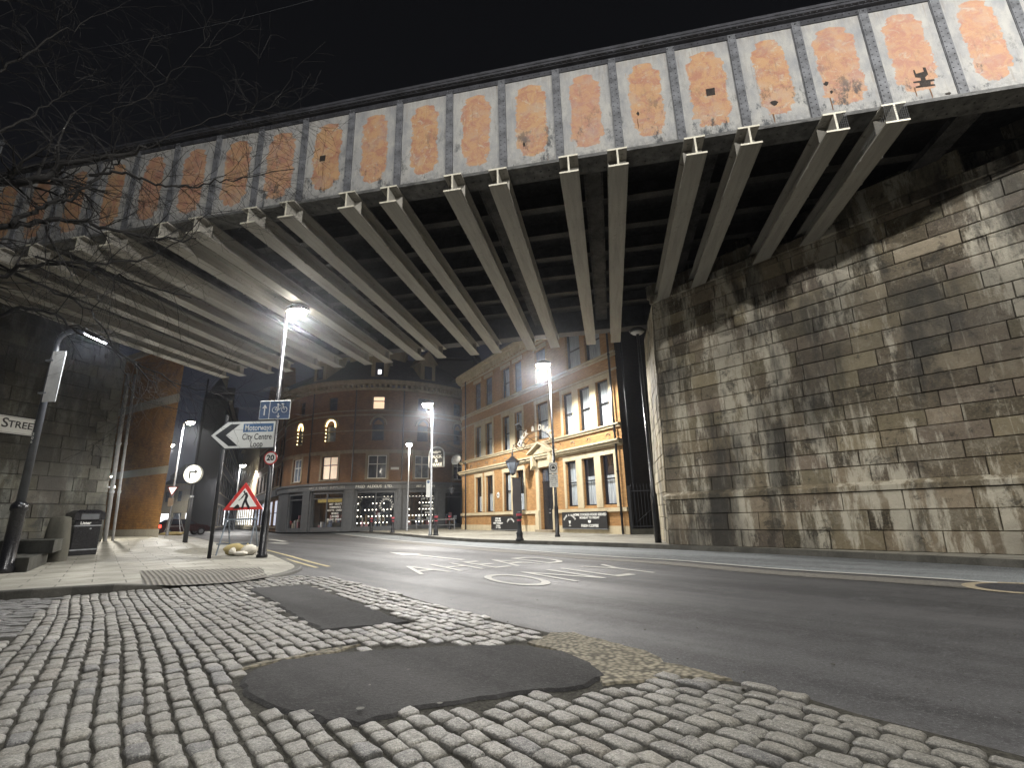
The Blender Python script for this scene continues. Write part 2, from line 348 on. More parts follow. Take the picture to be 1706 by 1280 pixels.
def m_beam():
    b = NB('beam_stone_paint'); o = b.co.outputs['Object']; f = b.noise(b.mapv(o, (4, .35, 4)), 1.6, 6, .7); g = b.noise(o, 7, 6, .75); h = b.noise(b.mapv(o, (1, .6, 1)), 30, 3, .7)
    k = b.mix(b.ramp(f, .40, .66, 0, .7), (.335, .32, .28), (.20, .19, .165)); k = b.mix(b.ramp(g, .60, .68, 0, .7), k, (.09, .075, .055)); k = b.mix(b.ramp(h, .66, .72, 0, .5), k, (.2, .12, .06))
    return b.done(k, .55, b.bump(g, .25, .006), 0, .4)
BEAM = m_beam()
BEAMEND = paint('beam_cream_paint', (.62, .59, .48), .5, .2, 5, .1)
DECK = paint('sooty_deck', (.022, .021, .020), .85, .6, 1.1, .5)
STRING = paint('deck_stringer_paint', (.045, .042, .038), .7, .6, 2.0, .4)
CROSSM = paint('riveted_cross_girder', (.05, .048, .046), .65, .8, 3.5, .5)
BRK_O = brickm('pub_orange_brick', (.42, .235, .09), (.34, .175, .065), (.20, .14, .07), dark=(.16, .07, .02), ds=.45)
BRK_C = brickm('corner_brown_brick', (.21, .11, .05), (.155, .075, .035), (.12, .08, .05), dark=(.05, .03, .02), ds=.6)
BRK_L = brickm('big_orange_brick', (.44, .22, .065), (.33, .15, .04), (.13, .09, .05), .26, .09, (.045, .035, .03), .75)
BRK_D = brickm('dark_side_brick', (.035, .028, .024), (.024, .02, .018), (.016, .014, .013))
SAND = sandy('sandstone_trim', (.42, .355, .235), (.20, .16, .10), .5)
SANDD = sandy('old_sandstone_trim', (.24, .20, .14), (.08, .065, .045), .7)
BLACK = paint('black_gloss_paint', (.012, .012, .014), .28, .3, 9, .05)
BLACKM = paint('black_dull_paint', (.016, .017, .02), .5, .3, 9, .1)
GALV = paint('galvanised_steel', (.27, .28, .29), .42, .25, 9, .1, .5)
WHITEP = paint('white_paint', (.62, .62, .60), .5, .15)
SLATE = paint('roof_slate', (.035, .036, .045), .7, .4, 3, .4)
DARKM = paint('shopfront_grey_paint', (.085, .09, .095), .45, .2, 5, .1)
SIGNBK = paint('signboard_black', (.014, .014, .015), .4, .2)
SIGNW = paint('sign_white', (.70, .70, .66), .45, .06, 3, .02)
SIGNB = paint('sign_blue', (.045, .085, .17), .4, .1)
MOTOB = paint('sign_motorway_blue', (.05, .13, .27), .4, .1)
SIGNR = paint('sign_red', (.50, .035, .03), .4, .12)
REDP = paint('red_band_paint', (.42, .06, .08), .4, .2)
BARK = paint('bark', (.008, .007, .006), .85, .4, 12, .5)
TWIG = paint('twig_bark', (.011, .010, .009), .8, .4, 12, .2)
SACK = sandy('sandbag_cloth', (.36, .29, .13), (.15, .12, .06)); SACKW = sandy('pale_sandbag_cloth', (.52, .49, .42), (.26, .24, .2))
CARP = paint('car_maroon_paint', (.045, .016, .016), .25, .1, 3, .02)
RUBBER = paint('rubber', (.012, .012, .012), .8)
def m_glass(name, c=(.03, .035, .045), rough=.08):
    b = NB(name); o = b.co.outputs['Object']; f = b.noise(o, 2.5, 3)
    b.p.inputs['Coat Weight'].default_value = .4
    return b.done(b.mix(b.ramp(f, .4, .65), c, [x * 1.8 for x in c]), rough, None, 0, .8)
GLASS = m_glass('dark_window_glass'); GLASSB = m_glass('sky_window_glass', (.10, .12, .15), .15)
def m_curtain():
    b = NB('net_curtain'); u = b.co.outputs['UV']; s = b.sep(u); w = b.noise(b.mapv(u, (9, .5, 1)), 2.2, 3, .5)
    return b.done(b.mix(b.ramp(w, .35, .65), (.62, .63, .62), (.33, .34, .36)), .9, b.bump(w, .6, .03))
CURT = m_curtain()
LAMPW = emit('lamp_glass_lit', (1.0, .93, .80), 40.0)
SPOTW = emit('small_lamp_lit', (1.0, .95, .85), 25.0)
WARMW = emit('lit_room_warm', (1.0, .72, .48), .55)
WARMD = emit('lit_room_dim', (1.0, .80, .60), .22)
DOTS = emit('window_light_dots', (1.0, .93, .78), 4.0)
SIGNLIT = emit('lit_sign_face', (1.0, .98, .90), 1.2)
REDL = emit('tail_light', (1.0, .05, .03), 3.0)
SHOPIN = emit('shop_interior_glow', (.75, .80, .95), .35)
FARLIT = emit('far_shop_glow', (.95, .97, 1.0), 1.6)

ROTR = math.radians(41)   # the road runs towards azimuth -41

# ================================================================== GROUND
mb = MB(); mb.poly([(-300, -90, 0), (200, -90, 0), (200, 300, 0), (-300, 300, 0)]); structure(mb, 'ground', ASPH)

def inside(p, poly):
    x, y = p[0], p[1]; c = False; n = len(poly); j = n - 1
    for i in range(n):
        a, b_ = poly[i], poly[j]
        if (a[1] > y) != (b_[1] > y) and x < (b_[0] - a[0]) * (y - a[1]) / (b_[1] - a[1]) + a[0]: c = not c
        j = i
    return c
def gpoly(px, z=0.0): return [gz(x, y, z) for x, y in px]
def wobble(poly, amp=.03, step=.12, seed=3):
    r = random.Random(seed); out = []
    for i in range(len(poly)):
        a = Vector(poly[i]); b_ = Vector(poly[(i + 1) % len(poly)]); n = max(1, int((b_ - a).length / step))
        for k in range(n):
            p = a.lerp(b_, k / n); out.append(p + V(r.uniform(-amp, amp), r.uniform(-amp, amp), 0))
    return out

cob_px = [(-60, 1012), (0, 1004), (94, 997), (187, 989), (299, 982), (397, 975), (457, 964), (505, 962), (560, 966), (640, 985), (700, 1003), (780, 1025), (850, 1043), (915, 1058),
          (1000, 1088), (1110, 1118), (1230, 1142), (1330, 1165), (1430, 1196), (1500, 1214), (1620, 1245), (1706, 1268), (1900, 1330)]
cob = gpoly(cob_px) + [V(1.9, .3, 0), V(-4, .2, 0), V(-12, 4, 0), V(-14, 8.5, 0)]
patch1 = gpoly([(412, 985), (455, 981), (512, 977), (600, 1010), (682, 1042), (600, 1050), (535, 1056), (490, 1032), (450, 1006)])
patch2 = gpoly([(392, 1150), (420, 1124), (470, 1107), (560, 1094), (700, 1085), (860, 1080), (940, 1090), (985, 1110), (1016, 1135), (985, 1152), (850, 1168), (740, 1182), (690, 1192),
                (600, 1218), (540, 1213), (480, 1196), (425, 1182)])
rub = gpoly([(880, 1078), (915, 1060), (960, 1060), (1020, 1076), (1080, 1092), (1110, 1110), (1180, 1128), (1225, 1142), (1120, 1136), (1060, 1144), (1005, 1150), (1000, 1125), (930, 1090)])
rub2 = gpoly([(384, 1128), (430, 1116), (470, 1106), (560, 1092), (600, 1080), (540, 1088), (400, 1118)])
mb = MB(); mb.poly([(p.x, p.y, .015) for p in cob]); structure(mb, 'cobble_bed', JOINT)
def sheet(poly, z, name, mat, amp=.02, dome=0.0, seed=3):
    ins = .03 if 'tarmac' in name else .008; w = wobble(poly, amp * .7, .09, seed); m_ = MB(); n = len(w); inn = []
    for i in range(n):
        t = w[(i + 1) % n] - w[i - 1]; t.z = 0; t.normalize(); ccw = sum(w[k_].x * w[(k_ + 1) % n].y - w[(k_ + 1) % n].x * w[k_].y for k_ in range(n)) > 0
        inn.append(w[i] + V(-t.y, t.x, 0) * (ins if ccw else -ins))
    a = [m_.vert((p.x, p.y, z - .014)) for p in w]; b_ = [m_.vert((p.x, p.y, z)) for p in inn]
    for i in range(n): m_.face((a[i], a[(i + 1) % n], b_[(i + 1) % n], b_[i]))
    m_.face(b_)
    return structure(m_, name, mat)
sheet(patch1, .030, 'tarmac_patch', PATCH, .03, .002, 5)
sheet(patch2, .031, 'tarmac_patch', PATCH, .035, .006, 6)
sheet(rub, .029, 'rubble_patch', RUBBLE, .03, .002, 8)
sheet(rub2, .0285, 'rubble_patch', RUBBLE, .02, .001, 9)

# ---- setts
er = azv(50.5); ef = azv(-39.5)
gut = gpoly([(-140, 1016), (0, 1004), (100, 998), (62, 1028), (0, 1078), (-140, 1180)]); holes = [patch1, patch2, rub, rub2, gut]
mb = MB()
def sett(c, ax, ay, hw, hl, z, tone, tilt):
    mb.cur = (*tone, 1); N = 6; g = []
    rx = rnd.uniform(.7, 1.1)
    for i in range(N):
        row = []
        for j in range(N):
            a = -1 + 2 * i / (N - 1); b_ = -1 + 2 * j / (N - 1)
            aa = math.copysign(abs(a) ** .55, a); bb = math.copysign(abs(b_) ** .55, b_)
            e = max(abs(a), abs(b_)); cr = 1.0 - .10 * (abs(a) * abs(b_)) ** 3
            h = z + tilt[0] * a + tilt[1] * b_ - .009 * rx * (abs(a) ** 6 + abs(b_) ** 6) - .002 * (a * a + b_ * b_) - .004 * (abs(a) * abs(b_)) ** 2
            p = c + ax * (aa * hw * cr) + ay * (bb * hl * cr)
            w = noise.noise(p * 16) * .006 + noise.noise(p * 45) * .004
            p = p + ax * (noise.noise(p * 12 + V(5, 5, 5)) * .014 * e) + ay * (noise.noise(p * 12) * .012 * e)
            row.append(mb.vert((p.x, p.y, h + w)))
        g.append(row)
    for i in range(N - 1):
        for j in range(N - 1): mb.face((g[i][j], g[i + 1][j], g[i + 1][j + 1], g[i][j + 1]))
    ring = [g[i][0] for i in range(N)] + [g[N - 1][j] for j in range(1, N)] + [g[i][N - 1] for i in range(N - 2, -1, -1)] + [g[0][j] for j in range(N - 2, 0, -1)]
    low = []
    for k in ring:
        p = mb.v[k]; q = (V(p.x, p.y, 0) - c) * 1.06; low.append(mb.vert((c.x + q.x, c.y + q.y, -.02)))
    n = len(ring)
    for i in range(n): mb.face((ring[i], low[i], low[(i + 1) % n], ring[(i + 1) % n]))
def sett_tone():
    t = rnd.random()
    if t < .08: b_ = rnd.uniform(.045, .085); return (b_ * .92, b_ * .98, b_ * 1.12)
    if t < .12: b_ = rnd.uniform(.13, .18); return (b_, b_ * .85, b_ * .62)
    b_ = rnd.uniform(.115, .27); w = rnd.uniform(.76, .86); return (b_, b_ * (w + 2) / 3 * 1.03, b_ * w)
r0 = -11.0; k = 0; cnt = 0
Wd = .112
while r0 < 5.0:
    f0 = -6 + rnd.random() * .2
    wv = k * 1.7
    while f0 < 16:
        L = rnd.uniform(.13, .215); fc = f0 + L / 2
        r = r0 + .035 * math.sin(fc * .8 + k * .15) + noise.noise(V(k * .31, fc * .9, 0)) * .016
        c = er * r + ef * fc
        f0 += L
        if c.y < .6 or c.y > 14 or abs(c.x) > c.y * 1.35 + 1.2: continue
        if not inside(c, cob) or any(inside(c, h_) for h_ in holes): continue
        q = [c + er * (sx * Wd * .45) + ef * (sy * L * .42) for sx in (-1, 1) for sy in (-1, 1)]
        if sum(inside(p, cob) for p in q) < 4: 
            if sum(inside(p, cob) for p in q) < 3: continue
        if any(inside(p, patch1) or inside(p, patch2) for p in q) and rnd.random() < .75: continue
        sett(c, er, ef, Wd * .5 - rnd.uniform(.003, .009), L * .5 - rnd.uniform(.001, .004), .034 + rnd.uniform(-.007, .007) + noise.noise(c * .7) * .012, sett_tone(), (rnd.uniform(-.004, .004), rnd.uniform(-.004, .004)))
        cnt += 1
    r0 += Wd; k += 1
gd = (gz(94, 997) - gz(-60, 1006)).normalized(); gp_ = V(-gd.y, gd.x, 0); g0_ = gz(94, 997)
for i in range(34):
    t_ = -5.5
    while t_ < 1:
        L = rnd.uniform(.30, .62); c = g0_ + gd * (t_ + L / 2) - gp_ * (.07 + i * .115); t_ += L
        if not inside(c, gut): continue
        b_ = rnd.uniform(.05, .12); sett(c, -gp_, gd, .052, L * .5 - .006, .030 + rnd.uniform(-.004, .004), (b_ * .9, b_ * .95, b_ * 1.08), (0, 0))

structure(mb, 'cobblestones', SETT, smooth=True)

# ---- left pavement with kerb
kl_px = [(-120, 1012), (0, 1004), (94, 997), (187, 989), (299, 982), (397, 975), (457, 965), (503, 951), (484, 940), (433, 922), (364, 908), (322, 897.5), (290, 891.5), (268, 888.5)]
kh = [.15, .15, .15, .13, .05, .04, .05, .07, .10, .12, .12, .12, .12, .12]
kb = [gz(x, y) for x, y in kl_px]
def resample(P, Hh, n=5):
    o, h = [], []
    for i in range(len(P) - 1):
        p0 = P[max(i - 1, 0)]; p1 = P[i]; p2 = P[i + 1]; p3 = P[min(i + 2, len(P) - 1)]
        for k_ in range(n):
            t = k_ / n; t2 = t * t; t3 = t2 * t
            q = .5 * ((2 * p1) + (p2 - p0) * t + (2 * p0 - 5 * p1 + 4 * p2 - p3) * t2 + (3 * p1 - p0 - 3 * p2 + p3) * t3)
            o.append(q); h.append(Hh[i] * (1 - t) + Hh[i + 1] * t)
    o.append(P[-1]); h.append(Hh[-1]); return o, h
KB, KHH = resample(kb, kh, 4)
def inward(P, d, side=1):
    o = []
    for i in range(len(P)):
        t = (P[min(i + 1, len(P) - 1)] - P[max(i - 1, 0)]); t.z = 0; t.normalize(); o.append(P[i] + V(-t.y, t.x, 0) * d * side)
    return o
K1 = inward(KB, .02); K2 = inward(KB, .16); K3 = inward(KB, .165); K4 = inward(KB, .85)
LAND = V(-14.5, 13.5, 0)
mbk = MB(); run = 0.0; tone = 1.0
n = len(KB)
for i in range(n - 1):
    a = [1.0, .66, .85, .58][(i // 3) % 4]; mbk.cur = (a, a, a, 1)
    j = i + 1
    q = lambda P, z, i_: (P[i_].x, P[i_].y, z)
    mbk.poly([q(KB, 0, i), q(KB, 0, j), q(K1, KHH[j] - .015, j), q(K1, KHH[i] - .015, i)])
    mbk.poly([q(K1, KHH[i] - .015, i), q(K1, KHH[j] - .015, j), q(inward(KB, .04), KHH[j], j), q(inward(KB, .04), KHH[i], i)])
    mbk.poly([q(inward(KB, .04), KHH[i], i), q(inward(KB, .04), KHH[j], j), q(K2, KHH[j], j), q(K2, KHH[i], i)])
tag(mbk.build('kerb', KERB), kind='structure')
from mathutils.geometry import delaunay_2d_cdt
K = gz(164, 903, .44)
def raise_(p):
    q = V(p[0] - K.x, p[1] - K.y, 0); f = q.dot(azv(-43)); l = q.dot(azv(47))
    s1 = max(0, min(1, (f + 3.4) / 3.2)); s2 = max(0, min(1, (3.3 - l) / 1.1)); s1 = s1 * s1 * (3 - 2 * s1); return (.32 + .07 * max(0, min(1, f / 7))) * s1 * s2
z4 = .122
outl = [V(p.x, p.y, 0) for p in K2] + [V(-40, 60, 0), V(-80, 60, 0), V(-80, -6, 0), V(-30, -6, 0), V(-16, 4, 0)]
pts2 = [p.xy for p in outl]; gx = -26.0
while gx < -3:
    gy = 3.0
    while gy < 31:
        if inside((gx, gy), outl) and min((V(gx, gy, 0) - q).length for q in K2) > .2: pts2.append(Vector((gx, gy)))
        gy += .4
    gx += .4
vv_, ee_, ff_, _, _, _ = delaunay_2d_cdt([Vector(p) for p in pts2], [(i, (i + 1) % len(outl)) for i in range(len(outl))], [], 1, 1e-4)
mbp = MB()
for p in vv_:
    best = 9; hk = z4
    for i, q in enumerate(K2):
        d = math.hypot(p.x - q.x, p.y - q.y)
        if d < best: best = d; hk = KHH[i]
    t = min(1, best / .9); t = t * t * (3 - 2 * t); mbp.vert((p.x, p.y, (hk - .003) * (1 - t) + z4 * t + raise_(p)))
for f in ff_: mbp.face(f)
tag(mbp.build('pavement', PAVE, smooth=True), kind='structure')
tq = [gz(232, 981, .05), gz(405, 973, .05), gz(452, 961, .06), gz(420, 950, .12), gz(330, 950, .125), gz(234, 952, .125)]
mb = MB()
def pz(p):
    best = 9; hk = z4
    for i, q in enumerate(K2):
        d = math.hypot(p.x - q.x, p.y - q.y)
        if d < best: best = d; hk = KHH[i]
    t = min(1, best / .9); t = t * t * (3 - 2 * t); return (hk - .003) * (1 - t) + z4 * t + raise_(p)
T0 = [(236, 979.5), (290, 978), (345, 975), (400, 971), (448, 962.5)]; T1 = [(233, 952), (285, 951), (335, 950), (385, 948.5), (436, 946)]
for i in range(4):
    for j in range(6):
        P = []
        for (ii, jj) in ((i, j), (i + 1, j), (i + 1, j + 1), (i, j + 1)):
            x = T0[ii][0] + (T1[ii][0] - T0[ii][0]) * jj / 6; y = T0[ii][1] + (T1[ii][1] - T0[ii][1]) * jj / 6; p = gz(x, y, .05 + .07 * jj / 6); p.z = pz(p) + .007; P.append(p)
        mb.poly(P)
structure(mb, 'tactile_strip', TACT)
# double yellow lines
def ribbon(pts, w, z, name, mat, n=6, resamp=True):
    P = [gz(x, y) if not isinstance(x, Vector) else x for x, y in pts] if not isinstance(pts[0], Vector) else pts
    if resamp: P, _ = resample(P, [0] * len(P), n)
    A = inward(P, w / 2); B = inward(P, -w / 2); m_ = MB()
    for i in range(len(P) - 1): m_.poly([(B[i].x, B[i].y, z), (B[i + 1].x, B[i + 1].y, z), (A[i + 1].x, A[i + 1].y, z), (A[i].x, A[i].y, z)])
    return structure(m_, name, mat)
ribbon([(548, 945), (520, 938), (470, 924), (420, 912), (370, 903.5)], .09, .008, 'yellow_line', YEL)
ribbon([(528, 947), (500, 939), (455, 926), (405, 912.5), (360, 904.5)], .09, .008, 'yellow_line', YEL)
ribbon([(400, 889), (330, 886.5), (290, 885.5)], .4, .006, 'centre_line', MARK)
# ---- right pavement
kr_px = [(1120, 916.5), (990, 911), (811, 905), (760, 902), (718, 898.5), (674, 894), (630, 890), (600, 888), (560, 886), (500, 884.5), (455, 882.5), (430, 881)]
kr = [V(17, -7, 0), V(12.0, .6, 0), gz(1706, 948), gz(1500, 936), gz(1300, 925)] + [gz(x, y) for x, y in kr_px]
KR, _ = resample(kr, [0] * len(kr), 5)
A1 = inward(KR, -.015); A2 = inward(KR, -.16)
mbk = MB(); mbp = MB()
for i in range(len(KR) - 1):
    j = i + 1; a = .8 + .2 * ((i // 2) % 2); mbk.cur = (a, a, a, 1)
    mbk.poly([(KR[j].x, KR[j].y, 0), (KR[i].x, KR[i].y, 0), (A1[i].x, A1[i].y, .125), (A1[j].x, A1[j].y, .125)])
    mbk.poly([(A1[j].x, A1[j].y, .125), (A1[i].x, A1[i].y, .125), (A2[i].x, A2[i].y, .125), (A2[j].x, A2[j].y, .125)])
tag(mbk.build('kerb', KERB), kind='structure')
mbp.poly([(p.x, p.y, .122) for p in A2[::-1]] + [(60, -12, .122), (60, 90, .122), (-30, 110, .122)])
tag(mbp.build('pavement', PAVE), kind='structure')
# cycle strip along the right kerb, with its white line
wl_px = [(1662, 972), (1480, 960), (1298, 949), (1124, 934.5), (1000, 927), (810, 913), (663, 901), (600, 894.5), (560, 890), (530, 886.5)]
wl_ = [gz(x, y) for x, y in wl_px]; wl = [wl_[0] + (wl_[0] - wl_[2]).normalized() * 7, wl_[0] + (wl_[0] - wl_[2]).normalized() * 3.5] + wl_
WLr, _ = resample(wl, [0] * len(wl), 4)
mb = MB(); KRs = KR[5:]
m1 = len(WLr)
for i in range(m1 - 1):
    def nearest(p):
        best = None
        for q_ in range(len(KR) - 1):
            a, b_ = KR[q_], KR[q_ + 1]; t = max(0, min(1, (p - a).dot(b_ - a) / (b_ - a).length_squared)); c = a.lerp(b_, t)
            if best is None or (c - p).length < (best - p).length: best = c
        return best
    a, b_ = WLr[i], WLr[i + 1]; c, d = nearest(b_), nearest(a)
    mb.poly([(d.x, d.y, .004), (c.x, c.y, .004), (b_.x, b_.y, .004), (a.x, a.y, .004)])
structure(mb, 'cycle_strip', STRIP)
ribbon(wl[2:-1], .10, .009, 'cycle_lane_line', MARK, 5)
# paler worn band beside the line
ribbon([p + V(-.42, -.38, 0) for p in wl[1:9]], .55, .0068, 'worn_band', WORN, 4)
# AHEAD ONLY and the arrows
AX = math.radians(41 - 11)
def road_text(name, body, r, f, w, h, extra=0.0):
    e1 = azv(49); e2 = azv(-41); p = e1 * r + e2 * f
    cu_M = Matrix.Translation((p.x, p.y, .0085)) @ Matrix.Rotation(AX + extra, 4, 'Z')
    cu = bpy.data.curves.new(name, 'FONT'); cu.body = body; cu.size = 1; cu.align_x = 'LEFT'; cu.align_y = 'BOTTOM_BASELINE' if False else 'BOTTOM'; cu.resolution_u = 6; cu.space_character = 1.15; cu.offset = -.004
    tmp = bpy.data.objects.new('tmp', cu); COL.objects.link(tmp); dg = bpy.context.evaluated_depsgraph_get(); dg.update()
    me = bpy.data.meshes.new_from_object(tmp.evaluated_get(dg)); bpy.data.objects.remove(tmp)
    xs = [v.co.x for v in me.vertices]; ys = [v.co.y for v in me.vertices]
    sx = w / (max(xs) - min(xs)); sy = h / (max(ys) - min(ys))
    me.transform(cu_M @ Matrix.Diagonal((sx, sy, 0, 1)) @ Matrix.Translation((-min(xs), -min(ys), 0)))
    me.materials.clear(); me.materials.append(MARK); o = bpy.data.objects.new(name, me); COL.objects.link(o); tag(o, kind='structure')
road_text('road_lettering', 'ONLY', 5.10, 5.75, 3.0, 1.75)
road_text('road_lettering', 'AHEAD', 5.00, 8.55, 3.55, 1.75)
def arrow(r, f, rot, L):
    e1 = azv(49); e2 = azv(-41); p = e1 * r + e2 * f; M = Matrix.Translation((p.x, p.y, .0085)) @ Matrix.Rotation(math.radians(41) + rot, 4, 'Z')
    m_ = MB(); m_.v = []
    pts = [(-.07, 0), (.07, 0), (.07, L * .62), (.30, L * .62), (0, L), (-.30, L * .62), (-.07, L * .62)]
    m_.poly([M @ V(a, b_, 0) for a, b_ in pts]); structure(m_, 'road_arrow', MARK)
arrow(7.30, 10.4, math.radians(-3), 4.4)
# far hatch marks on the road
for (x0, y0, x1, y1) in ((448, 899, 475, 903), (452, 905, 478, 906.5)): ribbon([gz(x0, y0), gz(x1, y1)], .3, .008, 'junction_mark', MARK, 3)
# manhole ring at the right edge and scattered gum and litter
c = gz(1700, 981); mb = MB()
for i in range(28):
    a0 = 2 * PI * i / 28; a1 = 2 * PI * (i + 1) / 28
    mb.poly([(c.x + math.cos(a) * r_, c.y + math.sin(a) * r_, .008) for a, r_ in ((a0, .42), (a0, .55), (a1, .55), (a1, .42))])
structure(mb, 'manhole_surround', TAN)
mb = MB(); mb.poly([(c.x + math.cos(2 * PI * i / 28) * .415, c.y + math.sin(2 * PI * i / 28) * .415, .007) for i in range(28)]); structure(mb, 'manhole_cover', FLANGE)
mb = MB()
for (x, y, s_) in [(519, 1185, .018), (600, 1181, .022), (733, 1172, .016), (616, 1142, .012), (680, 1116, .01), (1240, 1146, .02)]:
    p = gz(x, y, .045); n_ = 7; mb.poly([(p.x + math.cos(i * 2 * PI / n_) * s_ * rnd.uniform(.7, 1.2), p.y + math.sin(i * 2 * PI / n_) * s_, .046) for i in range(n_)])
for _ in range(60):
    x, y = rnd.uniform(560, 1706), rnd.uniform(915, 1240); p = gz(x, y)
    if inside(p, cob): continue
    s_ = rnd.uniform(.003, .009); a = rnd.uniform(0, PI); mb.box(-s_ * rnd.uniform(.5, 2.5), s_, -s_ * .4, s_ * .4, .001, .004 + s_ * .3, Matrix.Translation((p.x, p.y, .005)) @ Matrix.Rotation(a, 4, 'Z'))
tag(mb.build('litter_bits', KERB), 'tiny pale specks of gum, twigs and litter scattered over the road', 'litter', None, 'stuff')

# ================================================================== STONE WALLS
def block_wall(W, rows, seed, lo=.55, hi=1.15, proud=.02, dark=1.0, z_of=None):
    r = random.Random(seed); m_ = MB()
    for (z0, z1, py) in rows:
        x = -r.uniform(0, .5)
        while x < W:
            w = r.uniform(lo, hi); xa = max(0, x); xb = min(W, x + w); x += w
            if xb - xa < .08: continue
            t = r.random(); b_ = (r.uniform(.045, .10) if t < .35 else r.uniform(.10, .23)) * dark
            m_.cur = (b_ * 1.05, b_ * r.uniform(.86, .93), b_ * r.uniform(.62, .76), 1)
            g = .0035; e = r.uniform(.007, .016); d = -r.uniform(.0, proud) + py
            nx = 3; nz = 2; O = [V(xa + g, py + .02, z0 + g), V(xb - g, py + .02, z0 + g), V(xb - g, py + .02, z1 - g), V(xa + g, py + .02, z1 - g)]
            I = [V(xa + e + g, d, z0 + e + g * 1), V(xb - e - g, d + r.uniform(-.006, .006), z0 + e + g), V(xb - e - g, d + r.uniform(-.006, .006), z1 - e - g), V(xa + e + g, d + r.uniform(-.006, .006), z1 - e - g)]
            o = [m_.vert(p) for p in O]; i_ = [m_.vert(p) for p in I]
            m_.face(i_)
            for k_ in range(4): m_.face((o[k_], o[(k_ + 1) % 4], i_[(k_ + 1) % 4], i_[k_]))
    return m_
def rows_up(z0, z1, h, py=0.0, jit=0.0, seed=1):
    r = random.Random(seed); o = []; z = z0
    while z < z1 - .1:
        hh = h + r.uniform(-jit, jit); zz = min(z1, z + hh)
        if z1 - zz < .12: zz = z1
        o.append((z, zz, py)); z = zz
    return o
w0 = gz(1113, 908, .12) + V(.749, .663, 0) * .14
rw = thing('stone_abutment', 'tall soot and lime streaked stone block wall rising from the pavement at the right', 'wall', (w0.x, w0.y, .12), math.radians(-48.5))
WL = 22.0
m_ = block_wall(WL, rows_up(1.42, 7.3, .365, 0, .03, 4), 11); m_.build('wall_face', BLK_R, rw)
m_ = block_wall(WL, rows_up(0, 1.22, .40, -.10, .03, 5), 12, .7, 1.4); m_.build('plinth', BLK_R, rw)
m_ = MB()
x = -.05
while x < WL:                                  # weathered string course on top of the plinth
    L = rnd.uniform(.9, 1.5); b_ = rnd.uniform(.11, .2); m_.cur = (b_, b_ * .85, b_ * .62, 1); xb = min(WL, x + L) - .006
    m_.prism([(0, 0), (0, 0)], 0) if False else None
    P = [(x, -.15, 1.23), (x, -.16, 1.33), (x, -.02, 1.43), (x, .05, 1.43), (x, .05, 1.23)]; Q = [(xb, p[1], p[2]) for p in P]
    a = [m_.vert(p) for p in P]; b2 = [m_.vert(p) for p in Q]
    for i in range(5): m_.face((a[i], b2[i], b2[(i + 1) % 5], a[(i + 1) % 5])[::-1])
    m_.face(a); m_.face(b2[::-1]); x += L
m_.build('string_course', BLK_R, rw)
m_ = MB(); m_.box(0.0, WL, .021, 1.6, 0, 7.3); m_.box(0, WL, -.078, .02, 0, 1.225); m_.build('wall_core', MORT, rw)
# bearing ledge and the wall above it, set back
m_ = MB(); m_.cur = (.13, .11, .085, 1)
x = -.06
while x < WL:
    L = rnd.uniform(1.0, 1.7); b_ = rnd.uniform(.08, .15); m_.cur = (b_, b_ * .86, b_ * .68, 1); m_.bbox(x, min(WL, x + L) - .008, -.07, 1.6, 7.303, 7.56, .02); x += L
m_.build('coping_ledge', BLK_R, rw)
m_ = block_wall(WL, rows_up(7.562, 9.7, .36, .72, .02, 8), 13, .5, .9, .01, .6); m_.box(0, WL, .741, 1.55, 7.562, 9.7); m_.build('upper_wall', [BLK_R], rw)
# return face of the wall's left end (runs under the far girder)
ang = math.radians(90 - 11) - math.radians(-48.5)
RMx = Matrix.Rotation(ang, 4, 'Z')
Lr = 3.4
flip = Matrix.Translation((0, 0, 0)) @ RMx @ Matrix.Diagonal((-1, 1, 1, 1)) @ Matrix.Translation((-Lr, 0, 0))
r_ = random.Random(21); m_ = MB()
z = 0.0
while z < 7.3:
    h_ = .365; zz = min(7.3, z + h_)
    x = 0.0; first = True
    while x < Lr:
        w = (.35 if int(z * 3) % 2 else .62) if first else r_.uniform(.5, .9); first = False
        xb = min(Lr, x + w); b_ = r_.uniform(.2, .36); m_.cur = (b_, b_ * .88, b_ * .66, 1)
        m_.bbox(x + .005, xb - .005, -r_.uniform(.03, .055), .0, z + .005, zz - .005, .012, RMx @ Matrix.Diagonal((1, -1, 1, 1)))
        x = xb
    z = zz
m_.build('end_quoins', BLK_R, rw)
m_ = MB(); m_.box(.03, Lr, -.9, -.002, 0, 7.3, RMx); m_.build('end_core', MORT, rw)

def shear_children(t, k_):
    for c_ in [q for q in COL.objects if q.parent == t]:
        c_.data.transform(Matrix(((1, 0, k_, 0), (0, 1, 0, 0), (0, 0, 1, 0), (0, 0, 0, 1))))
shear_children(rw, .034)
# left pier: face looks right and towards us
lw = thing('stone_abutment', 'dark sooty stone pier under the left end of the bridge behind the litter bin', 'wall', (K.x, K.y, K.z), math.radians(90 - 14))
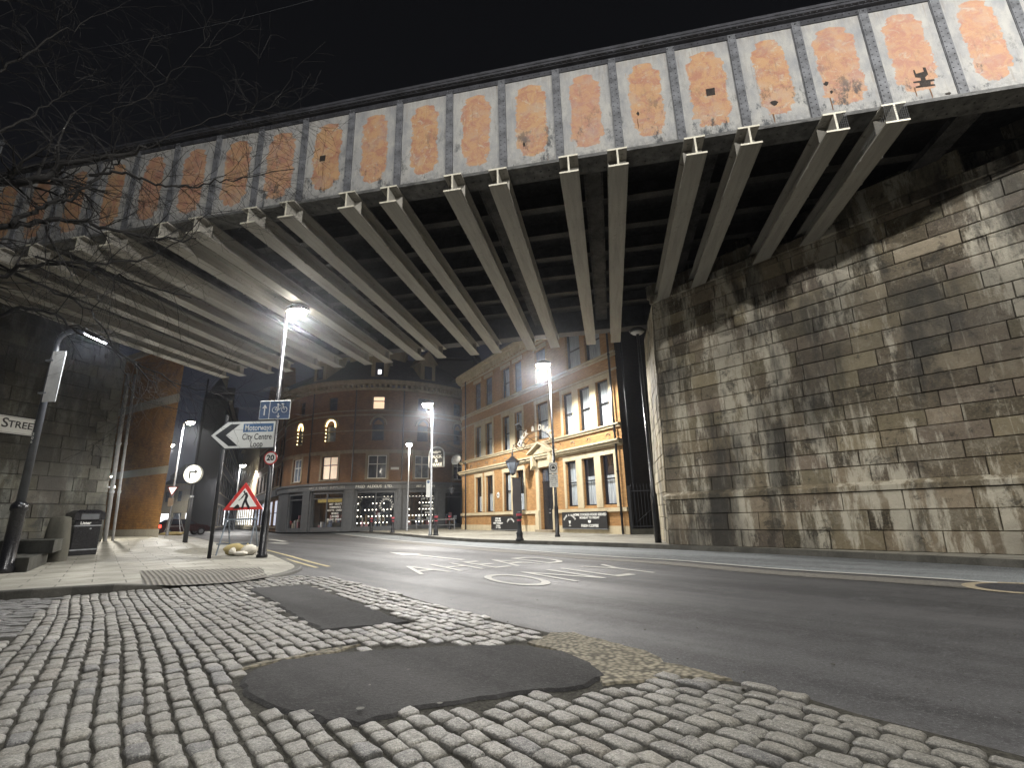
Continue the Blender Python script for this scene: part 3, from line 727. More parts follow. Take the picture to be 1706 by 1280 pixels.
# local x runs away from us; the face is at y=0 looking to -y; build from x=-14 to 0
Mx = Matrix.Translation((-14, 0, 0))
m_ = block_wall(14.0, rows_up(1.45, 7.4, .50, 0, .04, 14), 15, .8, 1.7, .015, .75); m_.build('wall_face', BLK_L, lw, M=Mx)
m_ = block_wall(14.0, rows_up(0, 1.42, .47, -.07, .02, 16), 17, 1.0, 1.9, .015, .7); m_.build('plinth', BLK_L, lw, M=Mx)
m_ = MB(); m_.box(0.0, 13.98, .021, 1.5, 0, 7.4); m_.box(0, 13.98, -.048, .02, 0, 1.42); m_.build('wall_core', MORT, lw, M=Mx)
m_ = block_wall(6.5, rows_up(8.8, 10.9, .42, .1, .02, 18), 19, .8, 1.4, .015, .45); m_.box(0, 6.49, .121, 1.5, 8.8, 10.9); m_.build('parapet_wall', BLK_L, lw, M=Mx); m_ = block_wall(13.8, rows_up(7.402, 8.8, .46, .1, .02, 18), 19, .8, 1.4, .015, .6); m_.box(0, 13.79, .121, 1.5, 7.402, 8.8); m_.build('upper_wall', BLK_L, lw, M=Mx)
m_ = MB()
z = 0; b = 0
while z < 7.3:
    L = .75 if b % 2 else .4; t = rnd.uniform(.16, .28); m_.cur = (t, t * .9, t * .72, 1); m_.bbox(-L, .06, -.085 if z < 1.4 else -.045, .3, z + .004, z + .47, .018); z += .475; b += 1
m_.build('corner_quoins', BLK_L, lw)

m_ = MB(); m_.cur = (.2, .18, .14, 1); m_.bbox(-.0, 3.4, .1, 1.5, 7.565, 8.05, .03); m_.bbox(5.2, 7.8, -.05, 1.5, 7.565, 8.15, .03); rwp = m_.build('bearing_blocks', BLK_R, rw)
shear_children(lw, -.045)
# ================================================================== BRIDGE
g0 = V(2.94, 7.88, 0)
br = thing('railway_bridge', 'riveted iron railway bridge of white and rust panels crossing above the road', 'bridge', g0, math.radians(-11))
ZB, ZT = 7.86, 10.24
SP = 1.178; S0 = 4.02
U0, U1 = -19.3, 12.6
ng = MB(); ng.box(U0, U1, .03, .05, ZB, ZT); gird = ng.build('main_girder', FLANGE, br)
st0 = None; k = 0
us = [S0 + SP * i for i in range(-19, 7)]
m_ = MB()
hw = .075
m_.box(-hw, hw, -.012, .028, ZB + .02, ZT - .02); m_.box(-hw - .012, -hw, -.002, .028, ZB + .02, ZT - .02)
z = ZB + .08
while z < ZT - .05:
    m_.rivet((-.042, -.012, z), (0, -1, 0), .017, .012); m_.rivet((.042, -.012, z + .055), (0, -1, 0), .017, .012); z += .118
st0 = m_.build('stiffener', STIFF, gird); st0.location.x = us[0]
for u in us[1:]:
    o = st0.copy(); COL.objects.link(o); o.parent = gird; o.location.x = u
pm = MB(); W_ = SP / 2 - hw - .006
# plate with slightly raised rim
def panel_uv(p, n): return (p.x, p.z)
pm.box(-W_, W_, .012, .030, -1.15, 1.13)
p0_ = pm.build('web_panel', PANEL, gird, uvfn=panel_uv)
p0_.location = (us[0] + SP / 2, 0, (ZB + ZT) / 2 + .0); k = 0
for u in us[1:-1]:
    o = p0_.copy(); COL.objects.link(o); o.parent = gird; o.location.x = u + SP / 2
m_ = MB(); m_.box(U0, U1, -.16, .16, ZT, ZT + .05); m_.box(U0, U1, -.10, .0285, ZT - .015, ZT - .001); m_.box(U0, U1, -.012, .011, ZT - .13, ZT - .0155)
u = U0 + .05
while u < U1 - .05:
    m_.rivet((u, -.012, ZT - .07), (0, -1, 0), .018, .014); m_.rivet((u + .06, -.10, ZT + .05 - .06), (0, -1, 0), .0001, .0001) if False else None
    m_.rivet((u, -.13, ZT + .0), (0, 0, -1), .016, .012); u += .12
m_.box(U0, U1, -.175, .175, ZT + .051, ZT + .085)
m_.build('top_flange', FLANGE, gird)
# parapet rail strip, set back on top: dark plates with a rivet row
m_ = MB(); m_.box(U0, U1, .02, .10, ZT + .086, ZT + .22); m_.box(U0, U1, -.05, .16, ZT + .22, ZT + .26)
u = U0 + .05
while u < U1 - .05:
    m_.rivet((u + .07, .02, ZT + .15), (0, -1, 0), .022, .016); u += .15
m_.build('parapet', FLANGE, br)
m_ = MB(); m_.box(U0, U1, -.09, .40, ZB - .035, ZB); m_.box(U0, U1, -.02, .0115, ZB + .001, ZB + .09)
u = U0 + .05
while u < U1:
    m_.rivet((u, .12, ZB - .035), (0, 0, -1), .02, .014); m_.rivet((u, .30, ZB - .035), (0, 0, -1), .02, .014); u += .16
m_.build('lower_flange', LOWFL, gird)
# dark stains, holes and the patch marks on the plates
IRON = paint('bare_black_iron', (.02, .014, .010), .8, .5); RUST = paint('rust_brown', (.17, .085, .035), .8, .5)
def blob(u, z, w, h, seed, n=11):
    r = random.Random(seed); m_ = MB(); m_.poly([V(u + math.cos(2 * PI * i / n) * w * r.uniform(.6, 1.2), .0095, z + math.sin(2 * PI * i / n) * h * r.uniform(.6, 1.2)) for i in range(n)]); m_.build('corroded_hole', IRON, gird)
def upos(x, y):
    nrm = azv(11); r = ray(x, y); t = (Vector((g0.x, g0.y, 0)) - V(0, 0, CH)).dot(nrm) / r.dot(nrm); p = V(0, 0, CH) + r * t
    return (p - g0).dot(azv(101)), p.z
def sq(x, y, s_):
    u, z = upos(x, y); m_ = MB(); m_.poly([V(u - s_, .0095, z - s_), V(u + s_ * .9, .0095, z - s_ * 1.05), V(u + s_, .0095, z + s_), V(u - s_ * .95, .0095, z + s_)]); m_.build('black_plate', IRON, gird)
sq(1184, 152, .085); sq(537, 263, .075)
for i, (x, y, w, h) in enumerate([(1290, 170, .07, .06), (1377, 138, .05, .05), (1386, 152, .03, .04), (1063, 188, .03, .05), (873, 240, .03, .06), (1580, 155, .05, .03)]):
    u, z = upos(x, y); blob(u, z, w, h, i)
u, z = upos(1536, 122); m_ = MB()
X0 = [(-.15, .13), (-.12, .14), (-.11, .03), (.06, .05), (.06, .16), (.12, .15), (.13, -.04), (.05, -.1), (.05, -.17), (.22, -.18), (.22, -.22), (.13, -.23), (.12, -.3), (.2, -.31), (.2, -.35), (-.2, -.33), (-.2, -.29), (-.1, -.28), (-.1, -.21), (-.22, -.2), (-.22, -.16), (-.05, -.16), (-.05, -.09), (-.15, -.06)]
m_.poly([V(u + a * .75, .0095, z + b_ * .85) for a, b_ in X0][::-1]); m_.build('flaked_emblem', IRON, gird)
for (x, y, w, h) in [(1290, 196, .016, .10), (1386, 172, .014, .14), (1526, 152, .012, .10), (1552, 154, .014, .10), (1063, 205, .010, .12), (537, 290, .008, .2)]:
    u, z = upos(x, y); m_ = MB(); m_.poly([V(u - w * .3, .009, z - h), V(u + w * .4, .009, z - h * 1.1), V(u + w * .9, .009, z - h * .3), V(u + w * .6, .009, z + h), V(u - w, .009, z + h), V(u - w * .6, .009, z)]); m_.build('rust_run', RUST, gird)
# far girder
m_ = MB(); m_.box(U0, U1 + 3, 9.62, 9.68, ZB, ZT); m_.box(U0, U1 + 3, 9.4, 9.9, ZB - .035, ZB - .001); m_.box(U0, U1 + 3, 9.4, 9.9, ZT + .001, ZT + .05)
for u in us: m_.box(u - hw, u + hw, 9.58, 9.72, ZB + .002, ZT)
m_.build('far_girder', FLANGE, br)
# deck: brick-arch soffit, stringers along the bridge, riveted cross girders between the beam pairs
m_ = MB(); m_.box(U0, U1 + 3, .06, 9.6, 8.75, 8.95); m_.build('deck', DECK, br)
vv = .95; s0 = None
while vv < 9.4:
    m_ = MB(); m_.box(U0, U1 + 3, vv - .12, vv + .12, 8.34, 8.36); m_.box(U0, U1 + 3, vv - .012, vv + .012, 8.361, 8.75); m_.box(U0, U1 + 3, vv + .35, vv + .38, 8.55, 8.75); m_.build('stringer', STRING, br); vv += 1.22
pc = [3.49 - 2.366 * i for i in range(-3, 10)]
m_ = MB(); m_.box(-.21, .21, .10, 9.38, 8.18, 8.2); m_.box(-.2, -.17, .10, 9.38, 8.2, 8.33); m_.box(.17, .2, .10, 9.38, 8.2, 8.33)
v_ = .3
while v_ < 9.3:
    for sx in (-.165, .165): m_.rivet((sx, v_, 8.18), (0, 0, -1), .018, .016)
    v_ += .12
c0 = m_.build('cross_girder', CROSSM, br); c0.location.x = pc[0]
for p in pc[1:]:
    o = c0.copy(); COL.objects.link(o); o.parent = br; o.location.x = p
# the underslung I-beams
def ibeam(v0, v1):
    m_ = MB(); zt = ZB - .036; zb = 7.43; fw = .185; ft = .032
    m_.mi = 0
    m_.box(-fw, fw, v0, v1, zb, zb + ft); m_.box(-fw, fw, v0, v1, zt - ft, zt); m_.box(-.014, .014, v0 + .001, v1 - .001, zb + ft, zt - ft)
    for vb in (v0 + .32, 9.55):      # web stiffener plates by the girders
        if vb < v1: m_.box(-fw + .01, -.0145, vb, vb + .014, zb + ft + .001, zt - ft - .001); m_.box(.0145, fw - .01, vb, vb + .014, zb + ft + .001, zt - ft - .001)
    v_ = v0 + .9
    while v_ < v1 - .2:
        for sx in (-fw, fw - .012): m_.box(sx, sx + .012, v_, v_ + .05, zb - .02, zb - .0005)
        v_ += rnd.uniform(.7, 1.1)
    v_ = v0 + .15
    for q in range(3):
        for sx in (-.1, .1): m_.lathe([(.016, 0), (.016, .015)], 6, (sx, v_ + .1 * q, zt - ft - .016))
    return m_
def endcap(v0):
    m_ = MB(); zt = ZB - .036; zb = 7.43; fw = .187; ft = .034
    e = v0 - .004; m_.box(-fw, fw, e, v0, zb - .001, zb + ft); m_.box(-fw, fw, e, v0, zt - ft, zt + .001); m_.box(-.017, .017, e, v0, zb + ft, zt - ft)
    return m_
# where each beam meets the right-hand wall
wd = azv(138.5); bv = azv(11)
def wall_hit(u):
    p = g0 + azv(101) * u; d = V(w0.x, w0.y, 0) - p
    den = bv.x * wd.y - bv.y * wd.x; t = (d.x * wd.y - d.y * wd.x) / den; s_ = (d.x * bv.y - d.y * bv.x) / den
    return t if s_ > .1 else 99
for p in pc:
    for sgn in (.47, -.47):
        u = p + sgn; v1 = min(9.95, wall_hit(u) + .55)
        if v1 < .8: continue
        if u > 4.2: continue
        v0 = -.20 + rnd.uniform(-.03, .03)
        o = ibeam(v0, v1).build('cross_beam', BEAM, br); o.location.x = u
        e = endcap(v0).build('end_face', BEAMEND, o)
        if v1 > 9.9: endcap(9.955).build('end_face', BEAMEND, o)
# bird mesh on the right-most beam ends
for u in (3.49 + .47, 3.49 - .47):
    m_ = MB()
    for i in range(6): m_.tube([(u + .02 + .03 * i, -.215, 7.47), (u + .02 + .03 * i, -.215, 7.79)], .0022, 4)
    for j in range(7): m_.tube([(u + .0, -.216, 7.48 + .045 * j), (u + .18, -.216, 7.48 + .045 * j)], .0022, 4)
    if u > 3.5:
        for i in range(6): m_.tube([(u - .02 - .03 * i, -.215, 7.47), (u - .02 - .03 * i, -.215, 7.79)], .0022, 4)
        for j in range(7): m_.tube([(u - .18, -.216, 7.48 + .045 * j), (u - .0, -.216, 7.48 + .045 * j)], .0022, 4)
        for i in range(16): m_.tube([(u - .187, -.18 + .05 * i, 7.47), (u - .187, -.18 + .05 * i, 7.62)], .0022, 4)
    m_.build('bird_mesh', GALV, br)
# parapet railing far left
fr = thing('parapet_railing', 'dark upright bar railing on top of the stone pier above the bridge end', 'railing', g0 + azv(101) * -17.6 + V(0, 0, 10.3), math.radians(-11))
m_ = MB(); 
for i in range(26): m_.box(-2.2 + i * .1, -2.17 + i * .1, -.015, .015, .0, 1.25)
m_.build('bars', GALV, fr); m_ = MB(); m_.box(-2.3, .45, -.03, -.016, .1, .16); m_.box(-2.3, .45, -.03, -.016, 1.05, 1.11); m_.build('rail', GALV, fr)
#@@PART2
# ================================================================== BUILDINGS
def facade(W, z0, z1, ops, depth=.22, fmap=None, nx=None):
    """wall skin with real openings; ops = (x0,x1,za,zb). fmap maps (x, y, z) -> point."""
    fm = fmap or (lambda x, y, z: V(x, y, z)); m_ = MB()
    xs = sorted(set([W[0], W[1]] + [o[0] for o in ops] + [o[1] for o in ops])); zs = sorted(set([z0, z1] + [o[2] for o in ops] + [o[3] for o in ops]))
    if nx:
        q = []
        for i in range(len(xs) - 1):
            n_ = max(1, math.ceil((xs[i + 1] - xs[i]) / nx)); q += [xs[i] + (xs[i + 1] - xs[i]) * k_ / n_ for k_ in range(n_)]
        xs = q + [xs[-1]]
    for i in range(len(xs) - 1):
        for j in range(len(zs) - 1):
            cx_, cz_ = (xs[i] + xs[i + 1]) / 2, (zs[j] + zs[j + 1]) / 2
            if any(o[0] < cx_ < o[1] and o[2] < cz_ < o[3] for o in ops): continue
            m_.poly([fm(xs[i], 0, zs[j]), fm(xs[i + 1], 0, zs[j]), fm(xs[i + 1], 0, zs[j + 1]), fm(xs[i], 0, zs[j + 1])])
    for (a, b_, c, d) in ops:
        sub = [x for x in xs if a - 1e-6 <= x <= b_ + 1e-6]
        for i in range(len(sub) - 1):
            p, q = sub[i], sub[i + 1]
            m_.poly([fm(p, 0, c), fm(p, depth, c), fm(q, depth, c), fm(q, 0, c)]); m_.poly([fm(p, 0, d), fm(q, 0, d), fm(q, depth, d), fm(p, depth, d)])
        m_.poly([fm(a, 0, c), fm(a, 0, d), fm(a, depth, d), fm(a, depth, c)]); m_.poly([fm(b_, 0, c), fm(b_, depth, c), fm(b_, depth, d), fm(b_, 0, d)])
    return m_
def band(m_, x0, x1, y0, y1, z0, z1, fm=None, nx=.8):
    if fm is None: m_.box(x0, x1, y0, y1, z0, z1); return
    n_ = max(1, math.ceil((x1 - x0) / nx)); prev = None
    for k_ in range(n_ + 1):
        x = x0 + (x1 - x0) * k_ / n_; r_ = [m_.vert(fm(x, y0, z0)), m_.vert(fm(x, y1, z0)), m_.vert(fm(x, y1, z1)), m_.vert(fm(x, y0, z1))]
        if prev:
            for i in range(4): m_.face((prev[i], prev[(i + 1) % 4], r_[(i + 1) % 4], r_[i])[::-1])
        else: m_.face(r_)
        prev = r_
    m_.face(prev[::-1])
def window(parent, x0, x1, z0, z1, fm=None, y=.16, frame=BLACK, fr=.055, curtain=None, cz=1.0, glass=GLASS, bars=1, mull=0, split=.5):
    fm_ = fm
    m_ = MB()
    for (a, b_, c, d) in ((x0, x0 + fr, z0, z1), (x1 - fr, x1, z0, z1), (x0 + fr, x1 - fr, z0, z0 + fr), (x0 + fr, x1 - fr, z1 - fr, z1)): band(m_, a, b_, y - .03, y + .03, c, d, fm_, 1)
    zm = z0 + (z1 - z0) * split
    if bars: band(m_, x0 + fr, x1 - fr, y - .025, y + .028, zm - .03, zm + .03, fm_, 1)
    for k_ in range(mull):
        xm = x0 + (x1 - x0) * (k_ + 1) / (mull + 1); band(m_, xm - .025, xm + .025, y - .0251, y + .0281, z0 + fr, z1 - fr, fm_, 1)
    w = m_.build('window', frame, parent)
    g_ = MB(); F_ = fm_ or (lambda a, b_, c: V(a, b_, c))
    g_.poly([F_(x0 + fr, y + .012, z0 + fr), F_(x1 - fr, y + .012, z0 + fr), F_(x1 - fr, y + .012, z1 - fr), F_(x0 + fr, y + .012, z1 - fr)])
    if curtain is None: g_.build('pane', glass, w)
    else:
        g_.build('pane', CLEAR, w)
        c_ = MB(); zt = z0 + fr + (z1 - z0 - 2 * fr) * cz; n_ = 16
        for k_ in range(n_):
            xa = x0 + fr + (x1 - x0 - 2 * fr) * k_ / n_; xb = x0 + fr + (x1 - x0 - 2 * fr) * (k_ + 1) / n_; wa = .02 * math.sin(k_ * 2.3); wb = .02 * math.sin((k_ + 1) * 2.3)
            c_.poly([F_(xa, y + .10 + wa, z0 + fr), F_(xb, y + .10 + wb, z0 + fr), F_(xb, y + .10 + wb, zt), F_(xa, y + .10 + wa, zt)])
        c_.build('curtain', curtain, w)
        if cz < .98:
            d_ = MB(); d_.poly([F_(x0 + fr, y + .16, z0), F_(x1 - fr, y + .16, z0), F_(x1 - fr, y + .16, z1), F_(x0 + fr, y + .16, z1)]); d_.build('dark_room', BLACKM, w)
    return w
def m_clear():
    b = NB('clear_pane'); mx = b.n('ShaderNodeMixShader'); tr = b.n('ShaderNodeBsdfTransparent'); tr.inputs[0].default_value = (.85, .88, .9, 1); gl = b.n('ShaderNodeBsdfGlossy'); gl.inputs['Roughness'].default_value = .06
    mx.inputs[0].default_value = .10; b.l(tr.outputs[0], mx.inputs[1]); b.l(gl.outputs[0], mx.inputs[2]); b.l(mx.outputs[0], b.out.inputs[0]); return b.mat
CLEAR = m_clear()

# ---------------- the pub
pp0 = gz(1050, 891, .12)
pub = thing('pub', 'three storey orange brick corner pub with cream stone window surrounds and lettering over its door', 'building', (pp0.x, pp0.y, .12), math.radians(-59.8))
GW = [(-14.86, -13.92), (-13.30, -12.28), (-10.84, -9.92), (-9.28, -8.42)]; GR = [(-4.30, -3.40), (-2.93, -1.98), (-1.52, -.62)]
g_z = (1.15, 3.45); f_z = (4.80, 7.0); s_z = (8.2, 10.2)
ops = [(a, b_, *g_z) for a, b_ in GW] + [(a, b_, g_z[0] + .1, g_z[1] + .02) for a, b_ in GR] + [(-6.78, -5.46, .06, 3.35)]
ops += [(a, b_, *f_z) for a, b_ in GW] + [(a, b_, f_z[0] + .02, f_z[1]) for a, b_ in GR] + [(-6.85, -5.64, 4.95, 7.0)]
SW = [(-15.0, -14.0), (-13.3, -12.25), (-10.85, -9.85), (-9.3, -8.35), (-6.8, -5.7), (-3.75, -2.55), (-2.15, -.98)]
ops += [(a, b_, *s_z) for a, b_ in SW]
XL = -16.9; RC = 1.5
facade((XL, 0), 0, 11.0, ops, .2).build('brick_wall', BRK_O, pub)
def cornmap(x, y, z):     # rounded left corner, x<XL runs round a quarter circle
    if x >= XL: return V(x, y, z)
    a = (XL - x) / RC
    if a <= PI / 2: return V(XL - (RC - y) * math.sin(a), RC - (RC - y) * math.cos(a), z)
    return V(XL - (RC - y), RC + (XL - x - RC * PI / 2), z)
XE = XL - RC * PI / 2 - 9
facade((XE, XL), 0, 11.0, [(XL - 5.6, XL - 4.6, *f_z), (XL - 5.6, XL - 4.6, *g_z), (XL - 5.6, XL - 4.6, *s_z)], .2, cornmap, .3).build('corner_brick_wall', BRK_O, pub, uvfn=lambda p, n: ((math.atan2(p.x - XL, -(p.y - RC)) * RC if p.y < RC else -p.y - .8), p.z))
for z_ in (g_z, f_z, s_z): window(pub, XL - 5.6, XL - 4.6, z_[0], z_[1], cornmap)
m_ = MB()      # side wall (dark) and roof
ops2 = [(2.2, 3.4, 2.0, 3.3)]
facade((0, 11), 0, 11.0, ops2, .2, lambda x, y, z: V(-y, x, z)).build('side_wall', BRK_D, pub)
window(pub, 2.2, 3.4, 2.0, 3.3, lambda x, y, z: V(-y, x, z), .14, BLACK, .06, CURT, 1.0)
m_ = MB(); e = [(XL - RC - .3, -.35, 11.3), (.2, -.35, 11.3), (.2, 11, 11.3), (XL - RC - .3, 11, 11.3)]; t = [(XL + 2, 3.4, 14.3), (-3, 3.4, 14.3), (-3, 7, 14.3), (XL + 2, 7, 14.3)]
ev = [m_.vert(p) for p in e]; tv = [m_.vert(p) for p in t]
for i in range(4): m_.face((ev[i], ev[(i + 1) % 4], tv[(i + 1) % 4], tv[i]))
m_.face(tv); m_.face(ev[::-1]); m_.build('roof', SLATE, pub)
TR = MB()
def ring(x0, x1, z0, z1, w=.16, top=.24, p=.045):       # stone surround of a group of windows
    TR.box(x0 - w, x0 - .005, -p, .10, z0, z1); TR.box(x1 + .005, x1 + w, -p, .10, z0, z1); TR.box(x0 - w - .002, x1 + w + .002, -p - .01, .1, z1 + .001, z1 + top)
def groups(L, z0, z1):
    for g_ in L:
        ring(g_[0][0], g_[-1][1], z0, z1)
        for i in range(len(g_) - 1): TR.box(g_[i][1] + .005, g_[i + 1][0] - .005, -.05, .1, z0, z1)
GG = [[GW[0], GW[1]], [GW[2], GW[3]], GR]
groups([[GW[0]], [GW[1]], [GW[2], GW[3]], GR], g_z[0], g_z[1] + .02); groups(GG + [[(-6.85, -5.64)]], f_z[0], f_z[1])
for a, b_ in SW: TR.box(a - .12, b_ + .12, -.04, .1, s_z[1] + .003, s_z[1] + .26)
def rbands(L):
    for (z0, z1, y0) in L:
        TR.box(XL, .04, y0, .0 - .001, z0, z1); band(TR, XL - RC * PI / 2 - 1.5, XL, y0, -.001, z0, z1, cornmap, .25)
rbands([(3.78, 3.86, -.10), (3.86, 3.98, -.24), (3.98, 4.06, -.34), (4.62, 4.72, -.12), (4.72, 4.79, -.2), (7.28, 7.36, -.09), (7.95, 8.03, -.07), (8.08, 8.17, -.14), (10.55, 10.68, -.1), (10.95, 11.1, -.38), (11.1, 11.28, -.5)])
for (a, b_) in ((XL, -6.95), (-5.3, 0.04)): TR.box(a, b_, -.11, -.001, .95, 1.12); TR.box(a, b_, -.05, -.002, -.02, .34)
band(TR, XL - RC * PI / 2 - 2, XL, -.11, -.001, .95, 1.12, cornmap, .25); band(TR, XL - RC * PI / 2 - 2, XL, -.05, -.002, -.02, .34, cornmap, .25)
TR.build('stone_trim', SAND, pub)
m_ = MB(); x = XL + .1
while x < 0: m_.box(x, x + .16, -.34, -.10, 10.70, 10.94); x += .38
m_.build('dentil_course', SAND, pub)
# carved frieze scrolls
r_ = random.Random(4)
SCR = SANDD
for cx_ in [-15.6, -14.4, -13.2, -12.0, -10.6, -9.4, -3.6, -2.3, -.9]:
    m_ = MB(); 
    for sg in (-1, 1):
        pts = [V(cx_ + sg * (.07 + .055 * k_ * math.cos(k_ * .75)), -.012, 4.34 + .04 * k_ * math.sin(k_ * .75) * .9) for k_ in range(7)]
        m_.tube(pts, [.028 - .003 * k_ for k_ in range(7)], 5)
    m_.build('frieze_scroll', SCR, pub)
cz = {0: (1.0, None)}
for i, (a, b_) in enumerate(GW): window(pub, a, b_, *g_z, curtain=CURT, cz=[.45, .5, .98, .42][i], split=.52)
for i, (a, b_) in enumerate(GR): window(pub, a, b_, g_z[0] + .1, g_z[1] + .02, curtain=CURT, cz=[.98, .62, .60][i], split=.52)
for i, (a, b_) in enumerate(GW + GR): window(pub, a, b_, f_z[0] + (.02 if i > 3 else 0), f_z[1], curtain=CURT, cz=1.0, split=.5)
window(pub, -6.85, -5.64, 4.95, 7.0, curtain=CURT, cz=1.0)
for i, (a, b_) in enumerate(SW): window(pub, a, b_, *s_z, curtain=CURT if i in (2, 5, 6) else None, glass=GLASSB, split=.5)
# door with panelled leaves, fanlight, stone doorcase and pointed hood
m_ = MB(); m_.box(-6.72, -6.125, .16, .2, .14, 2.55); m_.box(-6.115, -5.52, .16, .2, .14, 2.55)
for xa in (-6.66, -6.06):
    for (za, zb) in ((.3, .9), (1.0, 1.6), (1.7, 2.45)): m_.box(xa, xa + .47, .145, .159, za, zb)
d_ = m_.build('door', BLACK, pub); m_ = MB(); m_.lathe([(.03, 0), (.035, .02), (.02, .05)], 8, (0, 0, 0)); h_ = m_.build('handle', GALV, d_, M=Matrix.Translation((-6.06, .14, 1.15)) @ Matrix.Rotation(PI / 2, 4, 'X'))
m_ = MB(); m_.box(-6.2, -6.02, .139, .144, .95, 1.0); m_.build('letter_plate', GALV, d_)
m_ = MB(); m_.box(-6.74, -5.5, .14, .2, 2.56, 2.66); m_.box(-6.74, -5.5, .15, .2, 3.26, 3.34); m_.box(-6.14, -6.10, .15, .19, 2.66, 3.26); m_.build('fanlight_frame', BLACK, pub)
m_ = MB(); m_.box(-6.74, -5.5, .175, .18, 2.66, 3.26); m_.build('fanlight', GLASS, pub)
m_ = MB(); m_.box(-6.74, -5.5, .201, .22, .02, 3.35); m_.box(-6.9, -5.3, -.35, .15, -.02, .12); m_.build('door_step', SANDD, pub)
m_ = MB(); m_.box(-7.12, -6.79, -.16, -.002, .0, 1.15); m_.box(-7.08, -6.79, -.08, -.002, 1.15, 3.4); m_.box(-5.45, -5.12, -.16, -.002, 0, 1.15); m_.box(-5.45, -5.16, -.08, -.002, 1.15, 3.4)
m_.box(-7.08, -5.16, -.09, -.003, 3.401, 3.76)
m_.prism([(-7.3, 4.22), (-7.3, 4.14), (-6.12, 4.66), (-6.12, 4.76)], .5, Matrix.Translation((0, -.5, 0))); m_.prism([(-6.12, 4.76), (-6.12, 4.66), (-4.95, 4.14), (-4.95, 4.22)], .5, Matrix.Translation((0, -.5, 0)))
m_.prism([(-7.1, 4.13), (-5.15, 4.13), (-6.12, 4.60)], .2, Matrix.Translation((0, -.25, 0)))
m_.prism([(-7.1, 3.3), (-6.86, 3.5), (-6.86, 4.1), (-7.1, 4.1)], .25, Matrix.Translation((0, -.38, 0))); m_.prism([(-5.38, 3.5), (-5.14, 3.3), (-5.14, 4.1), (-5.38, 4.1)], .25, Matrix.Translation((0, -.38, 0)))
m_.build('door_hood', SAND, pub)
# iron lettering over the hood
LTR = paint('cream_letter_metal', (.48, .45, .38), .5, .2)
m_ = MB(); arc = [V(-6.12 + 1.75 * math.sin(a), -.62, 4.05 + 1.25 * math.cos(a)) for a in [(-1.05 + 2.1 * k_ / 16) for k_ in range(17)]]
m_.tube(arc, .018, 5); arc2 = [p + V(0, 0, -.0) * 1 for p in arc]; m_.tube([V(-6.12 + 1.5 * math.sin(a), -.62, 3.95 + 1.05 * math.cos(a)) for a in [(-1.05 + 2.1 * k_ / 16) for k_ in range(17)]], .014, 5)
for k_ in (0, 4, 12, 16): m_.tube([arc[k_], arc[k_] + V(0, .6, -.25)], .014, 5)
for k_ in (2, 14, 8):
    c_ = arc[k_]; m_.tube([c_ + V(.0, 0, 0), c_ + V(-.1, 0, .4), c_ + V(.05, 0, .55), c_ + V(.2, 0, .42)], .014, 5)
ir = m_.build('sign_ironwork', BLACK, pub)
word = 'DUCK & DRAKE'
for i, ch in enumerate(word):
    if ch == ' ': continue
    a = -1.0 + 2.0 * i / (len(word) - 1); p = V(-6.12 + 1.95 * math.sin(a), -.64, 4.1 + 1.5 * math.cos(a) * .92)
    text('sign_letter', ch, .42, LTR, ir, Matrix.Translation(p) @ Matrix.Rotation(a * .9, 4, 'Y') @ Matrix.Rotation(PI / 2, 4, 'X'), ext=.012, bold=.008)
for i, ch in enumerate('ALES'):
    text('sign_letter', ch, .26, LTR, ir, Matrix.Translation((-7.9 + .24 * i, -.66, 4.15)) @ Matrix.Rotation(PI / 2, 4, 'X'), ext=.01) if False else None
# pipes
def pipe(parent, x, y, z0, z1, r=.05, mat=BLACK, name='drainpipe'):
    m_ = MB(); m_.tube([(x, y, z0), (x, y, z1)], r, 10); z = z0 + .8
    while z < z1: m_.tube([(x, y, z), (x, y, z + .08)], r * 1.35, 10); z += 1.8
    return m_.build(name, mat, parent)
pipe(pub, -.28, -.14, 0, 10.9, .05); pipe(pub, -16.3, -.14, 0, 10.9, .05); pipe(pub, .12, .3, 0, 10.9, .045)
# hanging things of the pub
pl = thing('wall_lantern', 'dark tapered glass lantern hanging on a bracket beside the pub door', 'lantern', pub.location, pub.rotation_euler.z)
def lantern(m1, m2, c, s_=1.0):
    m1.lathe([(.05 * s_, .72 * s_), (.10 * s_, .66 * s_), (.16 * s_, .60 * s_), (.42 * s_, .42 * s_), (.44 * s_, .38 * s_), (.40 * s_, .37 * s_)], 6, c); m1.lathe([(.04 * s_, .9 * s_), (.06 * s_, .8 * s_), (.03 * s_, .7 * s_)], 6, c)
    m2.lathe([(.14 * s_, -.25 * s_), (.36 * s_, .365 * s_)], 6, c); m1.lathe([(.15 * s_, -.30 * s_), (.16 * s_, -.25 * s_), (.05 * s_, -.38 * s_)], 6, c)
    for i in range(6):
        a = 2 * PI * i / 6; m1.tube([Vector(c) + V(.145 * math.cos(a), .145 * math.sin(a), -.25) * s_, Vector(c) + V(.375 * math.cos(a), .375 * math.sin(a), .37) * s_], .014 * s_, 4)
m1, m2 = MB(), MB(); lantern(m1, m2, (-8.0, -1.0, 3.45), 1.0)
m1.build('lantern_frame', BLACKM, pl); m2.build('lantern_glass', GLASSB, pl)
m_ = MB(); m_.tube([(-8.0, -.02, 4.9), (-8.0, -.4, 5.0), (-8.0, -.9, 4.8), (-8.0, -1.0, 4.35)], .022, 6); m_.tube([(-8.0, -.02, 4.4), (-8.0, -.5, 4.5), (-8.0, -.95, 4.8)], .018, 6); m_.build('bracket', BLACK, pl)
fl = thing('floodlight', 'round white floodlight on the pub front above the lettering', 'floodlight', pub.location, pub.rotation_euler.z)
